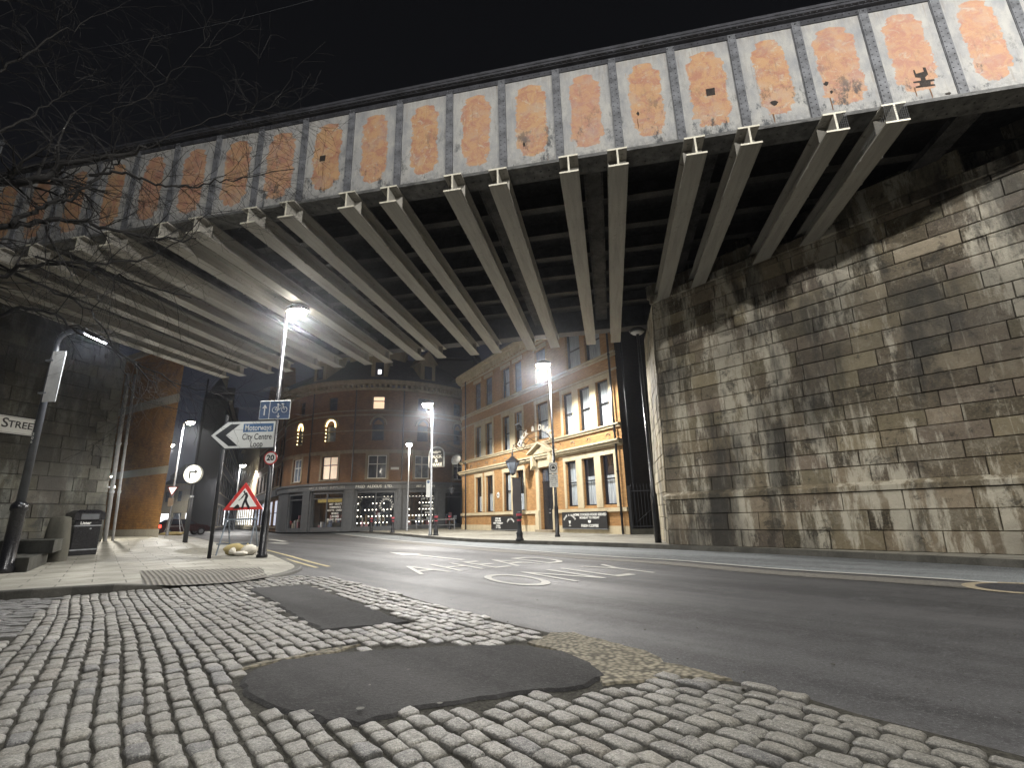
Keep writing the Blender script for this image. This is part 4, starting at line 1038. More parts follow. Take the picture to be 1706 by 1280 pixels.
m_ = MB(); m_.lathe([(.0, 0), (.16, .0), (.17, .1), (.1, .25), (.0, .27)], 12, (0, 0, 0)); m_.build('lamp_head', BLACKM, fl, M=Matrix.Translation((-7.95, -.5, 5.75)) @ Matrix.Rotation(.5, 4, 'X'))
m_ = MB(); m_.lathe([(.001, .0), (.14, -.01), (.14, -.06), (.001, -.09)], 12); m_.build('lens', WHITEP, fl, M=Matrix.Translation((-7.95, -.62, 6.0)) @ Matrix.Rotation(.5 + PI, 4, 'X')); m_ = MB(); m_.tube([(-7.95, -.02, 5.6), (-7.95, -.5, 5.75)], .02, 6); m_.build('bracket', BLACKM, fl)
for (x, lab, z0, z1, pj) in ((-8.6, 'long dark grey vertical banner hanging beside the pub door', .75, 2.95, .75), (-17.2, 'narrow dark grey vertical banner on the rounded left corner of the pub', .85, 2.9, .5)):
    bn = thing('hanging_banner', lab, 'banner', pub.location, pub.rotation_euler.z)
    m_ = MB(); n_ = 8
    for i in range(n_):
        za = z0 + (z1 - z0) * i / n_; zb = z0 + (z1 - z0) * (i + 1) / n_; sa = .02 * math.sin(i * 1.3); sb = .02 * math.sin((i + 1) * 1.3)
        yy = -.35 if x > -10 else 0.35
        if x > -10: P = [V(x + sa, -.12, za), V(x + sa + .3, -.12 - pj, za), V(x + sb + .3, -.12 - pj, zb), V(x + sb, -.12, zb)]
        else: P = [V(x - .35, .12, za), V(x + .25, -.15, za), V(x + .25, -.15, zb), V(x - .35, .12, zb)]
        for o_ in (0, .012): m_.poly([p + V(o_, -o_, 0) for p in (P if o_ == 0 else P[::-1])])
    m_.build('cloth', paint('banner_cloth', (.05, .05, .058), .85, .15, 3, .3), bn)
    m_ = MB()
    if x > -10: m_.tube([(x, -.02, z1 + .02), (x + .33, -.2 - pj, z1 + .02)], .02, 6); m_.tube([(x, -.02, z0 - .02), (x + .33, -.2 - pj, z0 - .02)], .02, 6)
    else: m_.tube([(x - .4, .16, z1 + .02), (x + .3, -.18, z1 + .02)], .02, 6)
    m_.build('rod', BLACK, bn)
def board(lab, x0, x1, z0, z1, lines, cx2=None):
    b_ = thing('notice_board', lab, 'sign', pub.location, pub.rotation_euler.z)
    m_ = MB(); m_.bbox(x0, x1, -.165, -.112, z0, z1, .01); m_.build('board', SIGNBK, b_)
    m_ = MB(); m_.box(x0 - .015, x1 + .015, -.175, -.1, z0 - .035, z0 - .002); m_.build('lower_frame', GALV, b_)
    for (s_, cx_, cz_, sz) in lines: text('lettering', s_, sz, SIGNW, b_, face_front(cx_, -.168, cz_), ext=.002, sx=1.15, bold=.004)
    return b_
bd = board('long black pub board reading fresh coffee, under the three windows right of the door', -4.63, -1.22, .22, .98, [('HOME COOKED FOOD SERVED', -2.45, .84, .15), ('MONDAY TO FRIDAY', -2.45, .70, .13), ('FRESH COFFEE', -2.45, .34, .17)])
for i, ch in enumerate('DUCK & DRAKE'):
    a = -1.0 + 2.0 * i / 11; text('lettering', ch, .13, SIGNW, bd, Matrix.Translation((-3.98 + .52 * math.sin(a), -.168, .42 + .42 * math.cos(a))) @ Matrix.Rotation(a, 4, 'Y') @ Matrix.Rotation(PI / 2, 4, 'X'), ext=.002, bold=.004)
m_ = MB(); m_.lathe([(.08, 0), (.1, .015), (.012, .03), (.012, .09), (.05, .12), (.09, .2), (.085, .21)], 12); m_.build('goblet_emblem', SIGNW, bd, M=Matrix.Translation((-3.98, -.168, .32)) @ Matrix.Diagonal((1, .04, 1.2, 1)))
m_ = MB(); m_.lathe([(.05, 0), (.1, .03), (.115, .11), (.11, .12)], 12); m_.build('cup_emblem', SIGNW, bd, M=Matrix.Translation((-2.45, -.168, .47)) @ Matrix.Diagonal((1, .04, 1, 1)))
bd2 = board('black pub board reading open mic, live music, left of the pub door', -12.35, -9.1, -.0 + .08, .86, [('OPEN MIC', -11.4, .72, .14), ('LIVE MUSIC', -11.4, .58, .14), ('EVERY THURSDAY', -11.4, .44, .13), ('from 9pm', -11.4, .31, .11), ('SAT & SUN', -11.4, .19, .11)])
for i, ch in enumerate('DUCK & DRAKE'):
    a = -1.0 + 2.0 * i / 11; text('lettering', ch, .13, SIGNW, bd2, Matrix.Translation((-9.85 + .45 * math.sin(a), -.168, .34 + .36 * math.cos(a))) @ Matrix.Rotation(a, 4, 'Y') @ Matrix.Rotation(PI / 2, 4, 'X'), ext=.002, bold=.004)
pq = thing('wall_plaque', 'small round white plaque between the pub windows left of the door', 'sign', pub.location, pub.rotation_euler.z)
m_ = MB(); m_.lathe([(.17, 0), (.17, .03), (.15, .035)], 20); m_.build('disc', SIGNW, pq, M=Matrix.Translation((-11.6, -.005, 2.15)) @ Matrix.Rotation(PI / 2, 4, 'X')); m_ = MB(); m_.lathe([(.07, 0), (.07, .006)], 16); m_.build('emblem', SIGNBK, pq, M=Matrix.Translation((-11.6, -.042, 2.15)) @ Matrix.Rotation(PI / 2, 4, 'X'))
dish = thing('satellite_dish', 'grey satellite dish on the rounded corner of the pub', 'dish', pub.location, pub.rotation_euler.z)
m_ = MB(); m_.lathe([(.0, -.02), (.2, .0), (.36, .06), (.42, .12), (.41, .12), (.35, .07), (.2, .02), (.001, .0)], 18); m_.build('reflector', GALV, dish, M=Matrix.Translation((-16.9, -.55, 4.9)) @ Matrix.Rotation(math.radians(70), 4, 'X') @ Matrix.Rotation(.5, 4, 'Y'))
m_ = MB(); m_.tube([(-16.9, -.02, 4.7), (-16.9, -.5, 4.8)], .025, 6); m_.tube([(-16.9, -.5, 4.7), (-16.7, -.95, 4.85)], .015, 6); m_.build('arm', GALV, dish)
# hanging pub sign, square to the front at the rounded corner
ps = thing('hanging_pub_sign', 'black arched hanging sign with white lettering and a duck at the pub corner', 'sign', pub.location, pub.rotation_euler.z)
SIGNMT = paint('matt_black_board', (.006, .006, .007), .9, .2); PX = -17.6; SZ0 = 4.55
arch = [(-.62, 0), (.62, 0), (.62, .95)] + [(.62 * math.cos(a), .95 + .55 * math.sin(a)) for a in [PI * k_ / 12 for k_ in range(1, 12)]] + [(-.62, .95)]
Ms = Matrix.Translation((-18.9, -1.35, SZ0)) @ Matrix.Rotation(math.radians(42), 4, 'Z')
m_ = MB(); m_.prism(arch, .08, Ms @ Matrix.Translation((0, -.04, 0)) @ Matrix.Diagonal((1.08, 1, 1.05, 1))); m_.build('frame', GALV, ps)
m_ = MB(); m_.prism([(a * .95, .04 + b_ * .97) for a, b_ in arch], .11, Ms @ Matrix.Translation((0, -.055, 0))); m_.build('board', SIGNMT, ps)
for t_, z_, s_ in (('DUCK', .80, .32), ('&', .50, .34), ('DRAKE', .19, .30)): text('lettering', t_, s_, SIGNW, ps, Ms @ face_front(0, -.06, z_), ext=.003, sx=1.0, bold=.012)
m_ = MB(); m_.prism([(-.38, 1.12), (-.2, 1.05), (.1, 1.02), (.2, 1.1), (.34, 1.08), (.4, 1.15), (.28, 1.22), (.12, 1.2), (-.02, 1.25), (-.2, 1.2), (-.28, 1.26)], .006, Ms @ Matrix.Translation((0, -.064, 0))); m_.build('duck_emblem', SIGNW, ps)
m_ = MB(); m_.tube([V(-16.9, .0, 6.35), V(-17.8, -.6, 6.45), V(-18.9, -1.35, 6.4)], .03, 6); m_.tube([V(-17.0, -.02, 5.6), V(-17.6, -.5, 5.9), V(-18.4, -1.0, 6.35)], .02, 6); m_.tube([V(-18.9, -1.35, 6.4), V(-18.9, -1.35, 6.05)], .02, 6)
m_.tube([V(-18.9, -1.35, 6.4), V(-18.7, -1.3, 6.75), V(-18.5, -1.2, 6.5)], .018, 6); m_.build('bracket', BLACK, ps)
cb = thing('corner_bracket_lamp', 'black scrolled iron bracket with a small dark lantern low on the pub corner', 'lantern', pub.location, pub.rotation_euler.z)
m_ = MB(); m_.tube([V(-17.5, .3, 3.6), V(-18.3, -.1, 4.1), V(-18.6, -.3, 3.6), V(-18.45, -.2, 3.2)], .03, 6); m_.tube([V(-17.8, .3, 5.4), V(-18.2, 0, 5.0), V(-18.0, .1, 4.5), V(-18.4, -.1, 4.2), V(-18.1, 0, 3.9)], .035, 6); m_.build('bracket', BLACK, cb)
m1, m2 = MB(), MB(); lantern(m1, m2, (-18.5, -.25, 2.75), .6); m1.build('lantern_frame', BLACKM, cb); m2.build('lantern_glass', GLASS, cb)
# fence beside the pub
fo = pub.location + Matrix.Rotation(math.radians(-59.8), 3, 'Z') @ V(.12, .0, 0)
FRt = math.radians(-12)
fe = thing('iron_railings', 'black spear topped iron railings between the pub and the stone abutment', 'railing', (fo.x, fo.y, .12), FRt)
m_ = MB(); m_.box(0, 2.6, -.15, .15, 0, .22); m_.build('stone_kerb', DKSTONE, fe)
m_ = MB(); m_.box(0, 2.6, -.015, .015, .3, .34); m_.box(0, 2.6, -.015, .015, 1.75, 1.79)
m_.tube([(.25, .03, .5), (1.5, .03, 1.5)], .014, 5); m_.tube([(1.75, .03, .5), (2.5, .03, 1.5)], .014, 5); m_.build('rails', BLACKM, fe)
m_ = MB()
for i in range(19):
    x = .1 + i * .135; m_.tube([(x, -.0, .22), (x, 0, 1.95)], .011, 5); m_.lathe([(.02, 1.93), (.025, 1.98), (.0, 2.1)], 4, (x, 0, 0))
m_.build('bars', BLACKM, fe)
m_ = MB(); m_.box(-.05, .06, -.05, .06, 0, 2.0); m_.build('post', BLACKM, fe); m_ = MB(); m_.box(1.62, 1.72, -.05, .05, .0, 2.0); m_.build('post', BLACKM, fe)

# ---------------- the curved corner building with the shop
near = gz(640, 884, .12); rr = ray(640, 870); rr.z = 0; rr.normalize(); RAD = 9.5; Cc = near + rr * RAD
cbld = thing('corner_building', 'tall curved brown brick corner building with grey shopfronts and arched windows', 'building', (Cc.x, Cc.y, .12))
def cm(x, y, z):      # x = degrees round the drum
    a = math.radians(x); return V((RAD - y) * math.sin(a), -(RAD - y) * math.cos(a), z)
def cuv(p, n): return (math.atan2(p.x, -p.y) * RAD, p.z)
A0, A1 = -66, 70
wins1 = [(-40.5, -33), (-18.6, -9.7), (5.4, 14.6), (28.6, 36.6), (52, 60)]; archs = [(-38.6, -34), (-17.7, -11.8), (6.7, 12.7), (29.5, 35.5), (52, 58)]; up3 = [(-38.5, -34), (-17, -12), (6.3, 12.6), (29.5, 35.5), (52, 58)]
ops = [(a, b_, 4.08, 5.98) for a, b_ in wins1] + [(a, b_, 7.2, 8.55) for a, b_ in archs] + [(a, b_, 9.86, 11.0) for a, b_ in up3]
facade((A0, A1), 3.7, 11.5, ops, .25, cm, 3).build('brick_wall', BRK_C, cbld, uvfn=cuv)
Z_ = MB()
def cb_(z0, z1, y0): band(Z_, A0, A1, y0, -.002, z0, z1, cm, 3)
for q in ((6.28, 6.42, -.12), (6.15, 6.28, -.05), (9.3, 9.42, -.07), (8.0, 8.07, -.03), (11.5, 11.7, -.2), (11.95, 12.15, -.5), (12.15, 12.3, -.6), (9.7, 9.78, -.05)): cb_(*q)
for a, b_ in wins1: band(Z_, a - 1, b_ + 1, -.1, .05, 3.98, 4.075, cm, 3); band(Z_, a - 1, b_ + 1, -.05, .1, 5.985, 6.14, cm, 3)
for a, b_ in wins1: band(Z_, a - 1.1, a - .05, -.05, .1, 4.08, 5.98, cm, 3); band(Z_, b_ + .05, b_ + 1.1, -.05, .1, 4.08, 5.98, cm, 3)
Z_.build('stone_bands', SANDD, cbld)
m_ = MB(); a = A0
while a < A1: band(m_, a, a + 1.1, -.42, -.01, 11.71, 11.94, cm, 3); a += 2.6
m_.build('corbel_course', SANDD, cbld)
m_ = MB(); band(m_, A0, A1, .25, .3, 3.7, 11.5, cm, 3); m_.build('inner_wall', BLACKM, cbld)
for i, (a, b_) in enumerate(wins1): window(cbld, a, b_, 4.08, 5.98, cm, .18, WHITEP if i != 1 else BLACK, .0) if False else None
def cwin(a, b_, z0, z1, fr, mat, pane, lit=None):
    m_ = MB(); t_ = .45
    for (p, q, c, d) in ((a, a + t_, z0, z1), (b_ - t_, b_, z0, z1), (a + t_, b_ - t_, z0, z0 + .07), (a + t_, b_ - t_, z1 - .07, z1)): band(m_, p, q, .12, .18, c, d, cm, 4)
    zm = z0 + (z1 - z0) * .62; band(m_, a + t_, b_ - t_, .125, .175, zm - .035, zm + .035, cm, 4)
    if fr: mid = (a + b_) / 2; band(m_, mid - .22, mid + .22, .124, .176, z0 + .07, z1 - .07, cm, 4)
    w = m_.build('window', mat, cbld); g_ = MB(); n_ = 3
    for k_ in range(n_):
        p = a + t_ + (b_ - a - 2 * t_) * k_ / n_; q = a + t_ + (b_ - a - 2 * t_) * (k_ + 1) / n_
        g_.poly([cm(p, .16, z0 + .07), cm(q, .16, z0 + .07), cm(q, .16, z1 - .07), cm(p, .16, z1 - .07)])
    g_.build('pane', pane, w); return w
for i, (a, b_) in enumerate(wins1): cwin(a, b_, 4.08, 5.98, 1, BLACK if i == 1 else WHITEP, [GLASSB, WARMD, GLASS, GLASSB, GLASS][i])
for i, (a, b_) in enumerate(archs):
    w = cwin(a, b_, 7.2, 8.55, 0, BLACK, [GLASS, GLASSB, GLASS, GLASS, GLASS][i])
    m_ = MB(); mid = (a + b_) / 2; hwd = (b_ - a) / 2
    pts = [cm(mid - hwd * math.cos(t_), -.004, 8.55 + .55 * math.sin(t_)) for t_ in [PI * k_ / 10 for k_ in range(11)]]
    m_.poly(pts[::-1]); m_.build('arched_head', GLASS, w)
    m_ = MB(); pts = [cm(mid - (hwd + 1.0) * math.cos(t_), -.04, 8.50 + .72 * math.sin(t_)) for t_ in [PI * k_ / 10 for k_ in range(11)]]; m_.tube(pts, .075, 5); m_.build('arch_moulding', SANDD, w)
    if i in (0, 1):
        L_ = MB(); k_ = 0
        path = [(a + .3, 7.3), (a + .3, 8.55)] + [(mid - (hwd - .4) * math.cos(t_), 8.55 + .48 * math.sin(t_)) for t_ in [PI * q / 10 for q in range(11)]] + [(b_ - .3, 8.4)]
        for j in range(len(path) - 1):
            for q in range(4):
                t_ = q / 4; c_ = cm(path[j][0] + (path[j + 1][0] - path[j][0]) * t_, -.05, path[j][1] + (path[j + 1][1] - path[j][1]) * t_); s_ = .035
                L_.box(c_.x - s_, c_.x + s_, c_.y - s_, c_.y + s_, c_.z - s_, c_.z + s_)
        L_.build('fairy_lights', emit('fairy_light_bulb', (1, .8, .4), 3.0), w)
for i, (a, b_) in enumerate(up3): cwin(a, b_, 9.86, 11.0, 0, BLACK, WARMW if i == 2 else GLASS)
def cpipe(a, z0, z1): 
    m_ = MB(); p = cm(a, -.1, 0); m_.tube([(p.x, p.y, z0), (p.x, p.y, z1)], .055, 8); m_.build('drainpipe', BLACK, cbld)
for a in (-26.5, -1.8, 22): cpipe(a, 3.9, 11.6)
m_ = MB(); n_ = 34
e1 = [m_.vert(cm(A0 + (A1 - A0) * i / n_, -.45, 12.3)) for i in range(n_ + 1)]; e2 = [m_.vert(cm(A0 + (A1 - A0) * i / n_, 3.2, 15.4)) for i in range(n_ + 1)]; e3 = [m_.vert(cm(A0 + (A1 - A0) * i / n_, 9.0, 16.6)) for i in range(n_ + 1)]
for i in range(n_): m_.face((e1[i], e1[i + 1], e2[i + 1], e2[i])); m_.face((e2[i], e2[i + 1], e3[i + 1], e3[i]))
rf = m_.build('roof', SLATE, cbld)
for ang, lit in ((-25, 0), (9, 1), (35, 0)):
    Md = Matrix.Rotation(math.radians(ang), 4, 'Z'); m_ = MB(); m_.box(-.7, .7, -9.4, -6.5, 12.3, 14.3, Md); m_.prism([(-.95, 14.3), (.95, 14.3), (0, 15.5)], 3, Md @ Matrix.Translation((0, -9.5, 0))); d_ = m_.build('dormer', SANDD, rf)
    m_ = MB(); m_.box(-.35, .35, -9.45, -9.41, 12.8, 14.0, Md); m_.build('dormer_window', GLASS, d_)
    if lit: m_ = MB(); m_.box(-.12, .16, -9.47, -9.452, 12.95, 13.35, Md); m_.build('lit_pane', emit('lit_pane_white', (.95, .95, 1), 1.2), d_)
for ang, h_ in ((-40, 19.0), (-12, 19.5), (20, 19.2)):
    p = cm(ang, 3.5, 0); m_ = MB(); m_.box(p.x - .9, p.x + .9, p.y - .5, p.y + .5, 14.2, h_ - 1.6); m_.box(p.x - 1.0, p.x + 1.0, p.y - .6, p.y + .6, h_ - 1.6, h_ - 1.3)
    for q in (-.6, 0, .6): m_.lathe([(.16, h_ - 1.3), (.13, h_ - .7)], 8, (p.x + q, p.y, 0))
    m_.build('chimney', SANDD, rf)
# shopfront
S_ = MB(); band(S_, A0, A1, -.28, .1, 3.22, 3.62, cm, 3); band(S_, A0, A1, -.42, .1, 3.62, 3.78, cm, 3); S_.build('shop_fascia', DARKM, cbld)
bays = [(-41.7, -29), (-22.9, -5.4), (.8, 19.3), (25.4, 40.3), (46, 60)]
prev = A0
for (a, b_) in bays + [(A1, A1)]:
    m_ = MB(); band(m_, prev, a, -.12, .3, 0, 3.22, cm, 3)
    mid = (prev + a) / 2; hw_ = min(2.1, (a - prev) / 2 - .3)
    if a - prev < 14: band(m_, mid - hw_, mid + hw_, -.2, -.121, .0, 3.0, cm, 3); band(m_, mid - hw_ - .3, mid + hw_ + .3, -.24, -.121, 3.0, 3.2, cm, 3)
    m_.build('shop_pilaster', DARKM, cbld); prev = b_
for i, (a, b_) in enumerate(bays):
    m_ = MB(); st = .32 if i != 1 else .35; band(m_, a, b_, -.02, .2, 0, st, cm, 3)
    for (p, q, c, d) in ((a, a + .5, st, 3.22), (b_ - .5, b_, st, 3.22), (a, b_, 2.95, 3.22)): band(m_, p, q, .0, .12, c, d, cm, 3)
    mid = (a + b_) / 2
    if i in (1, 2, 3): band(m_, mid - .25, mid + .25, .0, .12, st, 2.95, cm, 3)
    band(m_, a + .5, b_ - .5, .01, .11, 2.55, 2.62, cm, 3)
    w = m_.build('shop_window', DARKM, cbld)
    g_ = MB(); n_ = 8
    for k_ in range(n_):
        p = a + .5 + (b_ - a - 1) * k_ / n_; q = a + .5 + (b_ - a - 1) * (k_ + 1) / n_; g_.poly([cm(p, .06, st), cm(q, .06, st), cm(q, .06, 2.95), cm(p, .06, 2.95)])
    g_.build('shop_pane', CLEAR, w)
    g_ = MB(); band(g_, a - 1, b_ + 1, 1.6, 1.65, 0, 3.2, cm, 3); band(g_, a - 1, b_ + 1, .3, 1.6, 3.0, 3.05, cm, 3); g_.build('shop_back_wall', BLACKM, w)
    # stock behind the glass
    r_ = random.Random(i + 40); pal = [paint('stock_pink', (.45, .22, .24), .6), paint('stock_cream', (.5, .46, .36), .6), paint('stock_brown', (.16, .10, .05), .6), paint('stock_white', (.6, .6, .6), .6), paint('stock_slate', (.1, .13, .2), .6)] if i == 0 else pal
    for k_ in range(16):
        p = r_.uniform(a + 1, b_ - 2); s_ = r_.uniform(.4, 1.4); zb = st + (.0 if r_.random() < .6 else .35); y_ = r_.uniform(.2, .7)
        g_ = MB(); band(g_, p, p + s_, y_, y_ + .2, zb, zb + r_.uniform(.15, .7), cm, 3); g_.build('window_display', pal[r_.randrange(5)], w)
    if i in (2, 3):
        g_ = MB(); z_ = .6
        while z_ < 2.7:
            p = a + 1
            while p < b_ - .6:
                if r_.random() < .8: c_ = cm(p, .045, z_); s_ = .035; g_.box(c_.x - s_, c_.x + s_, c_.y - .004, c_.y + .004, c_.z - s_, c_.z + s_)
                p += 1.75
            z_ += .5
        g_.build('light_dots', DOTS, w)
def ctext(s_, ang, z_, size, mat, parent, y=-.29, sp=1.0, vary=0.0):
    tot = len(s_) * size * .62 * sp
    for k_, ch in enumerate(s_):
        if ch == ' ': continue
        a = ang + math.degrees((-(tot / 2) + (k_ + .5) * size * .62 * sp) / RAD); p = cm(a, y, z_)
        text('lettering', ch, size, mat, parent, Matrix.Translation(p) @ Matrix.Rotation(math.radians(a), 4, 'Z') @ Matrix.Rotation(PI / 2, 4, 'X'), ext=.006, bold=.006)
ctext('FRED ALDOUS LTD.', 9.5, 3.42, .30, SIGNW, cbld); ctext('ART & CRAFT SUPPLIES', -14, 3.42, .26, paint('dull_letter', (.32, .32, .30), .5), cbld); ctext('FRED ALDOUS', -36, 3.42, .22, paint('dull_letter', (.2, .2, .19), .5), cbld); ctext('ART & CRAFT', 34, 3.42, .24, SIGNW, cbld)
GOLD = paint('gold_foil_letters', (.34, .26, .06), .5, .3)
m_ = MB(); band(m_, -19.5, -6.2, .04, .05, 2.28, 2.62, cm, 3); m_.build('gold_banner', GOLD, cbld)
for k_, ln in enumerate(['ART CRAFT', 'HOMEWARE', 'GIFTS CARDS', 'BOOKS', 'LASERS', 'PRINT PHOTO']): ctext(ln, -9.5, 2.12 - .24 * k_, .2, SIGNW, cbld, .035)
for k_, ln in enumerate(['ART & CRAFT', 'GIFTS', 'HOMEWARE', 'STATIONERY', 'PHOTO']): ctext(ln, 36.5, 2.4 - .28 * k_, .2, SIGNW, cbld, .035)
for k_ in range(14):          # round shop emblem made of letters
    a = 2 * PI * k_ / 16 - PI * .9; p = cm(15.2 + math.degrees(.48 * math.sin(a) / RAD), .035, 1.95 + .48 * math.cos(a)); text('lettering', 'FREDALDOUSLTDS'[k_], .2, SIGNW, cbld, Matrix.Translation(p) @ Matrix.Rotation(math.radians(15), 4, 'Z') @ Matrix.Rotation(a, 4, 'Y') @ Matrix.Rotation(PI / 2, 4, 'X'), ext=.002, bold=.008)
sn = thing('street_name_plate', 'small white street name plate on the curved brick building', 'sign', (Cc.x, Cc.y, .12)); m_ = MB(); band(m_, 16.6, 20.6, -.04, -.003, 4.78, 4.98, cm, 3); m_.build('plate', SIGNW, sn)
# right-hand neighbour, beyond the pub corner
def bframe(L, R_): d = R_ - L; return math.atan2(d.y, d.x), d.length
def simple_block(name, label, L, R_, z1, wallm, floors, wins, roofm=SLATE, glassf=None, depth=10, z0=.1, frame=BLACK, trim=SANDD, gables=0, grp=None):
    ang, W = bframe(L, R_); t = thing(name, label, 'building', (L.x, L.y, z0), ang, grp); ops = []
    n_ = wins; wd2 = W / n_
    for (a, b_, frac) in floors: ops += [(wd2 * (k_ + .5 - frac / 2), wd2 * (k_ + .5 + frac / 2), a, b_) for k_ in range(n_)]
    facade((0, W), 0, z1, ops, .2).build('wall', wallm, t)
    m_ = MB(); m_.box(0, W, .25, depth, 0, z1); m_.build('wall_core', BLACKM, t)
    m_ = MB()
    for (a, b_, frac) in floors: m_.box(-.02, W + .02, -.08, -.001, a - .2, a - .08); m_.box(-.02, W + .02, -.05, -.001, b_ + .12, b_ + .26)
    m_.box(-.1, W + .1, -.4, -.001, z1 - .35, z1 - .001); m_.build('stone_bands', trim, t)
    r_ = random.Random(int(W * 100))
    for o_ in ops: 
        m_ = MB(); a, b_, c, d = o_; f = .07
        for q in ((a, a + f, c, d), (b_ - f, b_, c, d), (a + f, b_ - f, c, c + f), (a + f, b_ - f, d - f, d), (a + f, b_ - f, (c + d) / 2 - .03, (c + d) / 2 + .03)): m_.box(q[0], q[1], .12, .17, q[2], q[3])
        w = m_.build('window', frame, t); m_ = MB(); m_.poly([(a, .15, c), (b_, .15, c), (b_, .15, d), (a, .15, d)]); m_.build('pane', glassf(r_, c) if glassf else GLASS, w)
    m_ = MB(); P = [(-.3, z1), (W + .3, z1)]
    a = [m_.vert(p) for p in ((-.3, -.4, z1), (W + .3, -.4, z1), (W + .3, depth, z1), (-.3, depth, z1))]; b2 = [m_.vert(p) for p in ((1.5, depth / 2, z1 + 3.6), (W - 1.5, depth / 2, z1 + 3.6))]
    m_.face((a[0], a[1], b2[1], b2[0])); m_.face((a[2], a[3], b2[0], b2[1])); m_.face((a[1], a[2], b2[1])); m_.face((a[3], a[0], b2[0])); rf = m_.build('roof', roofm, t)
    for k_ in range(max(1, int(W / 12))):
        x = W * (k_ + .5) / max(1, int(W / 12)); m_ = MB(); m_.box(x - .6, x + .6, depth / 2 - .5, depth / 2 + .5, z1 + 2, z1 + 5); m_.box(x - .7, x + .7, depth / 2 - .6, depth / 2 + .6, z1 + 5, z1 + 5.2)
        for q in (-.35, .35): m_.lathe([(.15, z1 + 5.2), (.12, z1 + 5.8)], 7, (x + q, depth / 2, 0))
        m_.build('chimney', trim, rf)
    for k_ in range(gables):
        x = W * (k_ + .5) / gables; m_ = MB(); m_.prism([(x - 1.6, z1 - .3), (x + 1.6, z1 - .3), (x + 1.6, z1 + 1.2), (x, z1 + 3.6), (x - 1.6, z1 + 1.2)], 1.2, Matrix.Translation((0, -.1, 0))); m_.build('gable', wallm, rf)
    return t, W
rt = V(Cc.x, Cc.y, 0) + V(*[q for q in cm(68, 0, 0)][:2], 0)
bx2, W2 = simple_block('terrace_building', 'dark building with grey shopfront and towered roof seen between the curved shop and the pub', rt, rt + azv(48) * 13, 11.5, BRK_C, [(4.3, 6.2, .45), (7.4, 9.2, .4)], 4, glassf=lambda r, z: GLASSB if r.random() < .4 else GLASS)
m_ = MB(); m_.box(0, W2, -.3, -.05, 3.1, 3.75); m_.build('shop_fascia', DARKM, bx2)
m_ = MB(); m_.box(0, W2, -.06, -.02, .4, 3.0); m_.build('shop_glass', GLASS, bx2); m_ = MB(); m_.box(0, W2, -.25, .0, 0, .39); m_.build('shop_stallriser', DARKM, bx2)
for k_ in range(5): m_ = MB(); m_.box(k_ * 3.1, k_ * 3.1 + .5, -.28, .0, .39, 3.09); m_.build('shop_pilaster', DARKM, bx2)
m_ = MB(); m_.box(.9, 4.6, -.12, -.065, 2.5, 2.75); m_.build('shop_strip_light', emit('dim_strip', (.8, .9, 1), .9), bx2)
# turret behind
tp = dep(752, 640, 62); tw = thing('clock_turret', 'dark pointed roof turret with finial above the far roofs beside the pub', 'tower', (tp.x, tp.y, 0))
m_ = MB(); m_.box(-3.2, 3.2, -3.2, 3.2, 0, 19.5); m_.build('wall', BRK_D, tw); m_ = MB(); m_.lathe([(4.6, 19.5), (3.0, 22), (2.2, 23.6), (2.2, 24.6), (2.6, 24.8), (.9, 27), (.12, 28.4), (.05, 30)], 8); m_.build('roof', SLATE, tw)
m_ = MB(); m_.box(2.0, 3.4, -2, -1, 19.5, 25.5); m_.build('chimney', BRK_D, tw)
# terrace on the right side of the left-hand street
lt = V(Cc.x, Cc.y, 0) + V(*[q for q in cm(-64, 0, 0)][:2], 0)
dst = azv(-33.5)
P_ = lt + azv(-33.5) * 1.0
def tglass(r, z): return [GLASS, GLASSB, WARMD, GLASS, GLASSB][r.randrange(5)]
far1 = P_ + dst * 19
t1, W1 = simple_block('terrace_building', 'tall narrow brick building adjoining the curved corner block along the side street', far1, P_, 13.5, BRK_C, [(.5, 2.9, .8), (4.2, 6.0, .5), (7.1, 8.8, .45), (9.9, 11.2, .4)], 6, glassf=lambda r, z: (SHOPIN if r.random() < .5 else GLASS) if z < 1 else tglass(r, z), gables=2)
m_ = MB(); m_.box(0, W1, -.3, -.09, 3.2, 3.8); m_.build('shop_fascia', DARKM, t1)
far2 = far1 + dst * 24
t2, W2_ = simple_block('terrace_building', 'cream lit stone fronted terrace further down the side street', far2, far1 + dst * .3, 12.5, sandy('cream_stucco', (.46, .40, .28), (.2, .17, .12), .4), [(.5, 2.9, .85), (4.4, 6.2, .5), (7.4, 9.0, .45)], 8, glassf=lambda r, z: FARLIT if (z < 1 and r.random() < .7) else tglass(r, z), trim=SAND)
m_ = MB(); m_.box(0, W2_, -.35, -.09, 3.2, 3.9); m_.build('shop_fascia', WHITEP, t2)
